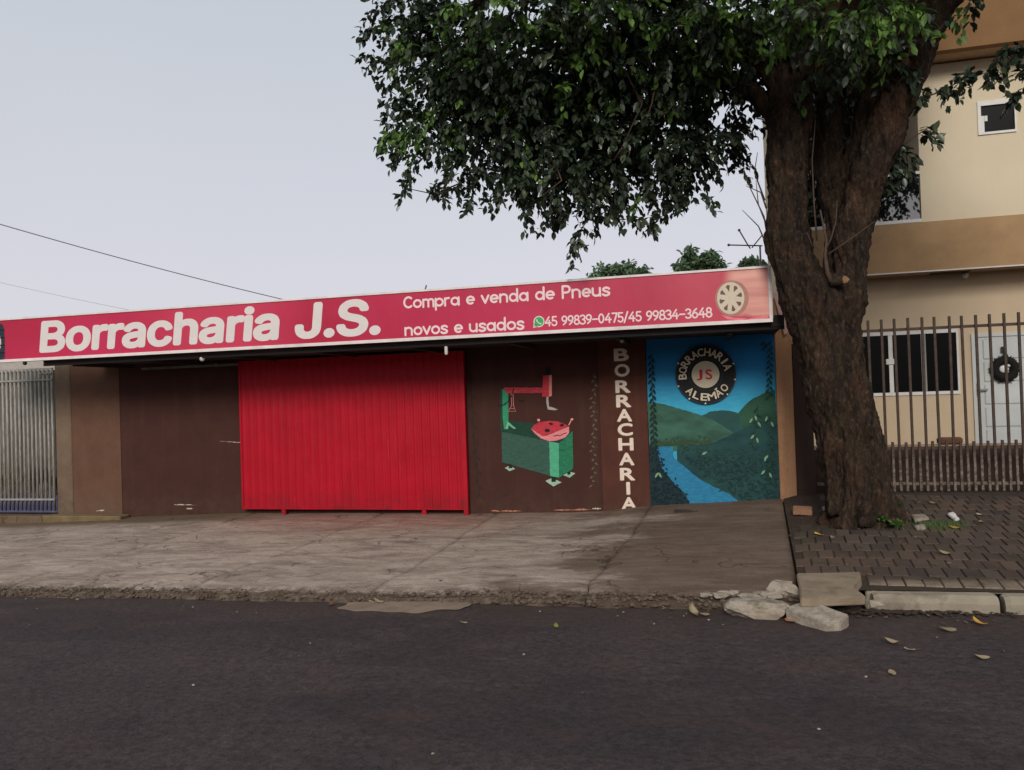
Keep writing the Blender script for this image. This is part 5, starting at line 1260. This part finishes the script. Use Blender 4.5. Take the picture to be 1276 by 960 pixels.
far_tree(938, 336, 15, 10, 24, 'small treetop peeking above the right end of the sign next to the trunk', 3)
far_tree(972, 395, 12, 28, 20, 'dark tree seen in the gap between the sign end and the trunk', 4)

# ------------------------------------------------------------------ aerial, studs, cables
an = empty('tv_aerial', at(945, 330, 12.5)); tag(an, 'thin grey television aerial above the sign just left of the tree trunk', 'aerial')
m = MB()
for a in ([(908, 305.5), (950, 306.5)], [(921, 287), (931, 304), (935, 310)], [(937, 309), (950, 293)]):
    m.tube([at(u, v, 12.5) for u, v in a], .010, 6)
m.build('boom', m_steel, an); b0 = at(947, 306, 12.5)
MB().tube([b0, (b0.x, 12.5, 1.2)], .014, 6).build('mast', m_steel, an)
m = MB()
for a in ((908, 305.5), (921, 287)): m.sphere(at(a[0], a[1], 12.5), .022, 2)
m.build('end_cap', m_steel, an)
for px_, h_, lb_ in ((530, 5, 'short leaning metal stub on top of the sign above the word Compra'), (757, 3, 'tiny metal stub on top of the sign above the last letter of Pneus')):
    p = at(px_, 360 if px_ < 600 else 345, SY+.05); z0 = sZ1+.003
    tag(MB().tube([(p.x, SY+.04, z0), (p.x+.02, SY+.04, z0+.012*h_)], .010, 6).build('metal_stub', m_steel, origin=(p.x, SY+.04, z0)), lb_, 'metal stub')
def cable(a, b_, sag, r_, n=24):
    a, b_ = Vector(a), Vector(b_); return [a.lerp(b_, i/n)-Vector((0, 0, sag*4*(i/n)*(1-i/n))) for i in range(n+1)], r_
m_cable = vary('cable_rubber', C(150, 148, 154), C(134, 132, 138), 9, .8, 0)
A = at(350, 371, 12.0); B = at(0, 290, 8.6); D = (B-A)
P, r_ = cable(A+Vector((.35, .1, -.12)), A+D*2.2+Vector((0, 0, .6)),   .16, .008)
tag(MB().tube(P, r_, 6).build('service_cable', m_cable), 'dark sagging cable crossing the sky down to the shop roof behind the sign', 'cable')
A = at(172, 386, 26); B = at(0, 345, 26); D = (B-A)
P, r_ = cable(A-D*.3, A+D*3, .25, .009); tag(MB().tube(P, r_, 6).build('distant_cable', vary('pale_cable', C(170, 172, 178), C(160, 162, 168), 9, .8, 0)), 'faint thin cable low in the sky above the left end of the sign', 'cable')

# ------------------------------------------------------------------ small plants and fallen leaves
def plant(name, label, cat, px_, py_, n, R_, H, mat, sz=.06, stems_=6):
    c = on(px_, py_, zpave); t_ = empty(name, c); tag(t_, label, cat)
    m = MB(); ce, di, si = [], [], []
    for k in range(stems_):
        a = random.uniform(0, 6.28); tip = c+Vector((math.cos(a)*R_*random.uniform(.3, 1), math.sin(a)*R_*random.uniform(.3, 1), H*random.uniform(.5, 1)))
        m.tube([c+Vector((math.cos(a)*.02, math.sin(a)*.02, -.01)), c.lerp(tip, .5)+Vector((0, 0, .02)), tip], [.004, .003, .002], 5)
        for q in range(n//stems_):
            u = random.uniform(.2, 1); p = c.lerp(tip, u); ce.append(np.array(p)+rng.normal(0, .012, 3)); di.append(np.array([math.cos(a), math.sin(a), .25])+rng.normal(0, .6, 3)); si.append(sz*random.uniform(.6, 1.2))
    m.build('stem', m_weed, t_)
    ce, di, si = map(np.array, (ce, di, si)); V, _ = leaf_cloud(ce, di, si); n_ = len(V)
    me = np_mesh('foliage', V.reshape(-1, 3)-np.array(c), (LF[None]+(np.arange(n_)*7)[:, None, None]).reshape(-1), 3, [mat])
    o = bpy.data.objects.new('foliage', me); COL.objects.link(o); o.parent = t_
plant('weed', 'green broad leafed weed growing against the foot of the trunk', 'weed', 1099, 656, 60, .13, .14, m_weed, .075)
plant('weed', 'taller green weed shoot at the right foot of the trunk', 'weed', 1112, 650, 40, .07, .28, m_weed, .065)
plant('weed', 'small green weed at the right edge of the trunk base', 'weed', 1118, 658, 36, .10, .10, m_weed, .06)
m = MB()
for i in range(520):
    a, b_ = random.gauss(1172, 18), random.gauss(655, 3.2); c = on(a, b_, zpave); h = random.uniform(.015, .05); g = random.uniform(0, 6.28); d = Vector((math.cos(g), math.sin(g), 0))
    m.poly([c-d*.003, c+d*.003, c+Vector((random.uniform(-.02, .02), random.uniform(-.02, .02), h))])
m.build('grass_tuft', m_weed, kind='stuff', recalc=False)
m = MB()
for i in range(260):
    a, b_ = random.uniform(985, 1140), random.uniform(640, 668); c = on(a, b_, zpave); r_ = random.uniform(.006, .022)
    rock(m, (c.x, c.y, c.z-.01), (r_*1.4, r_, r_*.6), i, sub=1)
for i in range(90):
    c = on(random.uniform(985, 1028), random.uniform(622, 650), zpave); r_ = random.uniform(.01, .035); rock(m, (c.x, c.y, c.z-.03), (r_*1.4, r_, r_*.6), i, sub=1)
m.build('soil_crumbs', m_soil, kind='stuff')
# loose soil heaped round the trunk
m = MB(); 
def heap(u, v):
    a = u*2*math.pi; r_ = v*.78; X = 1.47+r_*math.cos(a)*.95; Y = 9.12+r_*math.sin(a); return (X, Y, zpave(X, min(Y, 10.5))-.05+.055*(1-v*v)+.012*noise.noise(Vector((X*7, Y*7, 0))))
m.grid(40, 10, heap); m.build('tree_pit_soil', m_soil, kind='structure', smooth=True)
m = MB(); g_ = random.Random(5)
for i in range(330):
    if i < 190: X, Y = g_.uniform(.9, 4.2), g_.uniform(6.8, 10.4); zf = zpave
    elif i < 290: X, Y = g_.uniform(-1, 3.2), KY-abs(g_.gauss(.02, .16)); zf = zroad_
    else: X, Y = g_.uniform(-9, .5), g_.uniform(6.7, 10.3); zf = zfore
    if zf is not zfore and zf is zpave and X < bound(Y): continue
    s_ = g_.uniform(.008, .03); a_ = g_.uniform(0, 6.28); c = Vector((X, Y, zf(X, Y)+.008)); d = Vector((math.cos(a_), math.sin(a_), g_.uniform(-.1, .3)))*s_; e = Vector((-math.sin(a_), math.cos(a_), g_.uniform(-.2, .3)))*s_*.45
    m.poly([c-d, c+e, c+d, c-e])
m.build('leaf_litter', leafmat('dry_litter', [C(96, 74, 52), C(132, 108, 74), C(74, 58, 44), C(158, 142, 112)], .0, .9), kind='stuff', recalc=False)
def leaf(px_, py_, fn, ang, s, mat, label, curl=.25):
    c = on(px_, py_, fn); m = MB(); nu, nv = 8, 4; s *= .72; ph = random.uniform(0, 6); sgn = random.choice((1, .4, 1.4)); bnd = random.uniform(-.25, .25)
    def g(u, v):
        w_ = math.sin(math.pi*min(1, (u*.96+.02)))**.7*.32; x = (v-.5)*2*w_*s+bnd*s*(u-.5)**2*2; y = (u-.5)*s; z = .010+curl*s*(abs(v-.5)*2)**1.2*.22*sgn+curl*s*1.2*(u-.3)**2+.05*s*math.sin(u*5+ph)*(v-.5)*2
        return (c.x+x*math.cos(ang)-y*math.sin(ang), c.y+x*math.sin(ang)+y*math.cos(ang), c.z+z)
    m.grid(nu, nv, g); o = m.build('fallen_leaf', mat, smooth=True, origin=c); tag(o, label, 'leaf', 'fallen leaves on the ground')
leaf(1021, 668, zpave, .9, .14, m_yel, 'yellow fallen leaf on the pavers left of the trunk foot')
leaf(1038, 671, zpave, .2, .10, m_pal, 'pale narrow fallen leaf just right of the yellow leaf left of the trunk')
leaf(1190, 659, zpave, 1.2, .15, m_yel, 'bright yellow fallen leaf in the grass tuft')
leaf(1177, 692, zpave, 1.4, .15, m_pal, 'pale curled fallen leaf in the middle of the open pavers', .5)
leaf(1165, 629, zpave, 1.2, .13, m_pal, 'pale fallen leaf on the pavers nearest the fence behind the grass tuft')
leaf(1222, 643, zpave, 1.0, .11, m_pal, 'small cream fallen leaf right of the crumpled scrap')
leaf(1223, 652, zpave, .6, .09, m_pal, 'thin pale fallen leaf below the small cream leaf')
leaf(1247, 655, zpave, 1.5, .08, m_pal, 'tiny pale fallen leaf near the right edge on the pavers')
leaf(1144, 672, zpave, 1.5, .08, m_pal, 'tiny pale fallen leaf in front of the two small flat stones')
leaf(1221, 779, zr_, .9, .13, m_yel, 'orange yellow fallen leaf upright in the gutter under the kerb stone gap', .6)
leaf(1003, 775, zr_, 1.2, .10, m_yel, 'yellow fallen leaf tucked against the tipped kerb piece')
leaf(986, 776, zr_, 1.3, .12, vary('reddish_leaf', C(176, 112, 78), C(150, 92, 64), 20), 'reddish fallen leaf between the concrete lump and the tipped kerb piece')
leaf(865, 768, zr_, .5, .15, m_pal, 'pale folded fallen leaf by the driveway edge left of the concrete lump', .8)
leaf(877, 768, zr_, 1.4, .12, m_pal, 'pale flat fallen leaf touching the folded leaf left of the concrete lump')
leaf(693, 784, zr_, .3, .08, vary('olive_leaf', C(120, 120, 60), C(96, 100, 50), 20), 'small olive fallen leaf on the asphalt in front of the dark driveway edge', .6)
leaf(1111, 803, zr_, 1.5, .13, m_pal, 'curled grey brown fallen leaf on the asphalt below the broken kerb', .5)
leaf(1134, 812, zr_, 1.5, .09, m_pal, 'small flat pale fallen leaf on the asphalt right of the curled leaf')
leaf(1223, 822, zr_, 1.2, .12, m_pal, 'pale fallen leaf lying farthest right on the asphalt')
leaf(1112, 841, zr_, .1, .09, m_pal, 'small pale fallen leaf nearest the camera on the asphalt')
leaf(1180, 787, zr_, 1.3, .16, m_pal, 'long pale fallen leaf in the gutter beneath the long kerb stone')
leaf(463, 752, zr_, 1.0, .10, m_pal, 'pale fallen leaf at the left end of the cement spill')
leaf(413, 755, zr_, .3, .09, vary('brown_leaf', C(110, 70, 48), C(92, 58, 40), 20), 'brown fallen leaf left of the cement spill', .6)
leaf(472, 753, zr_, 1.4, .13, m_pal, 'curled pale fallen leaf on the cement spill by the driveway edge', .5)
leaf(578, 778, zr_, 1.5, .08, m_pal, 'tiny pale fallen leaf on the asphalt right of the cement spill')
leaf(96, 749, zr_, 1.0, .07, m_pal, 'small white fallen leaf on the asphalt near the left driveway edge')
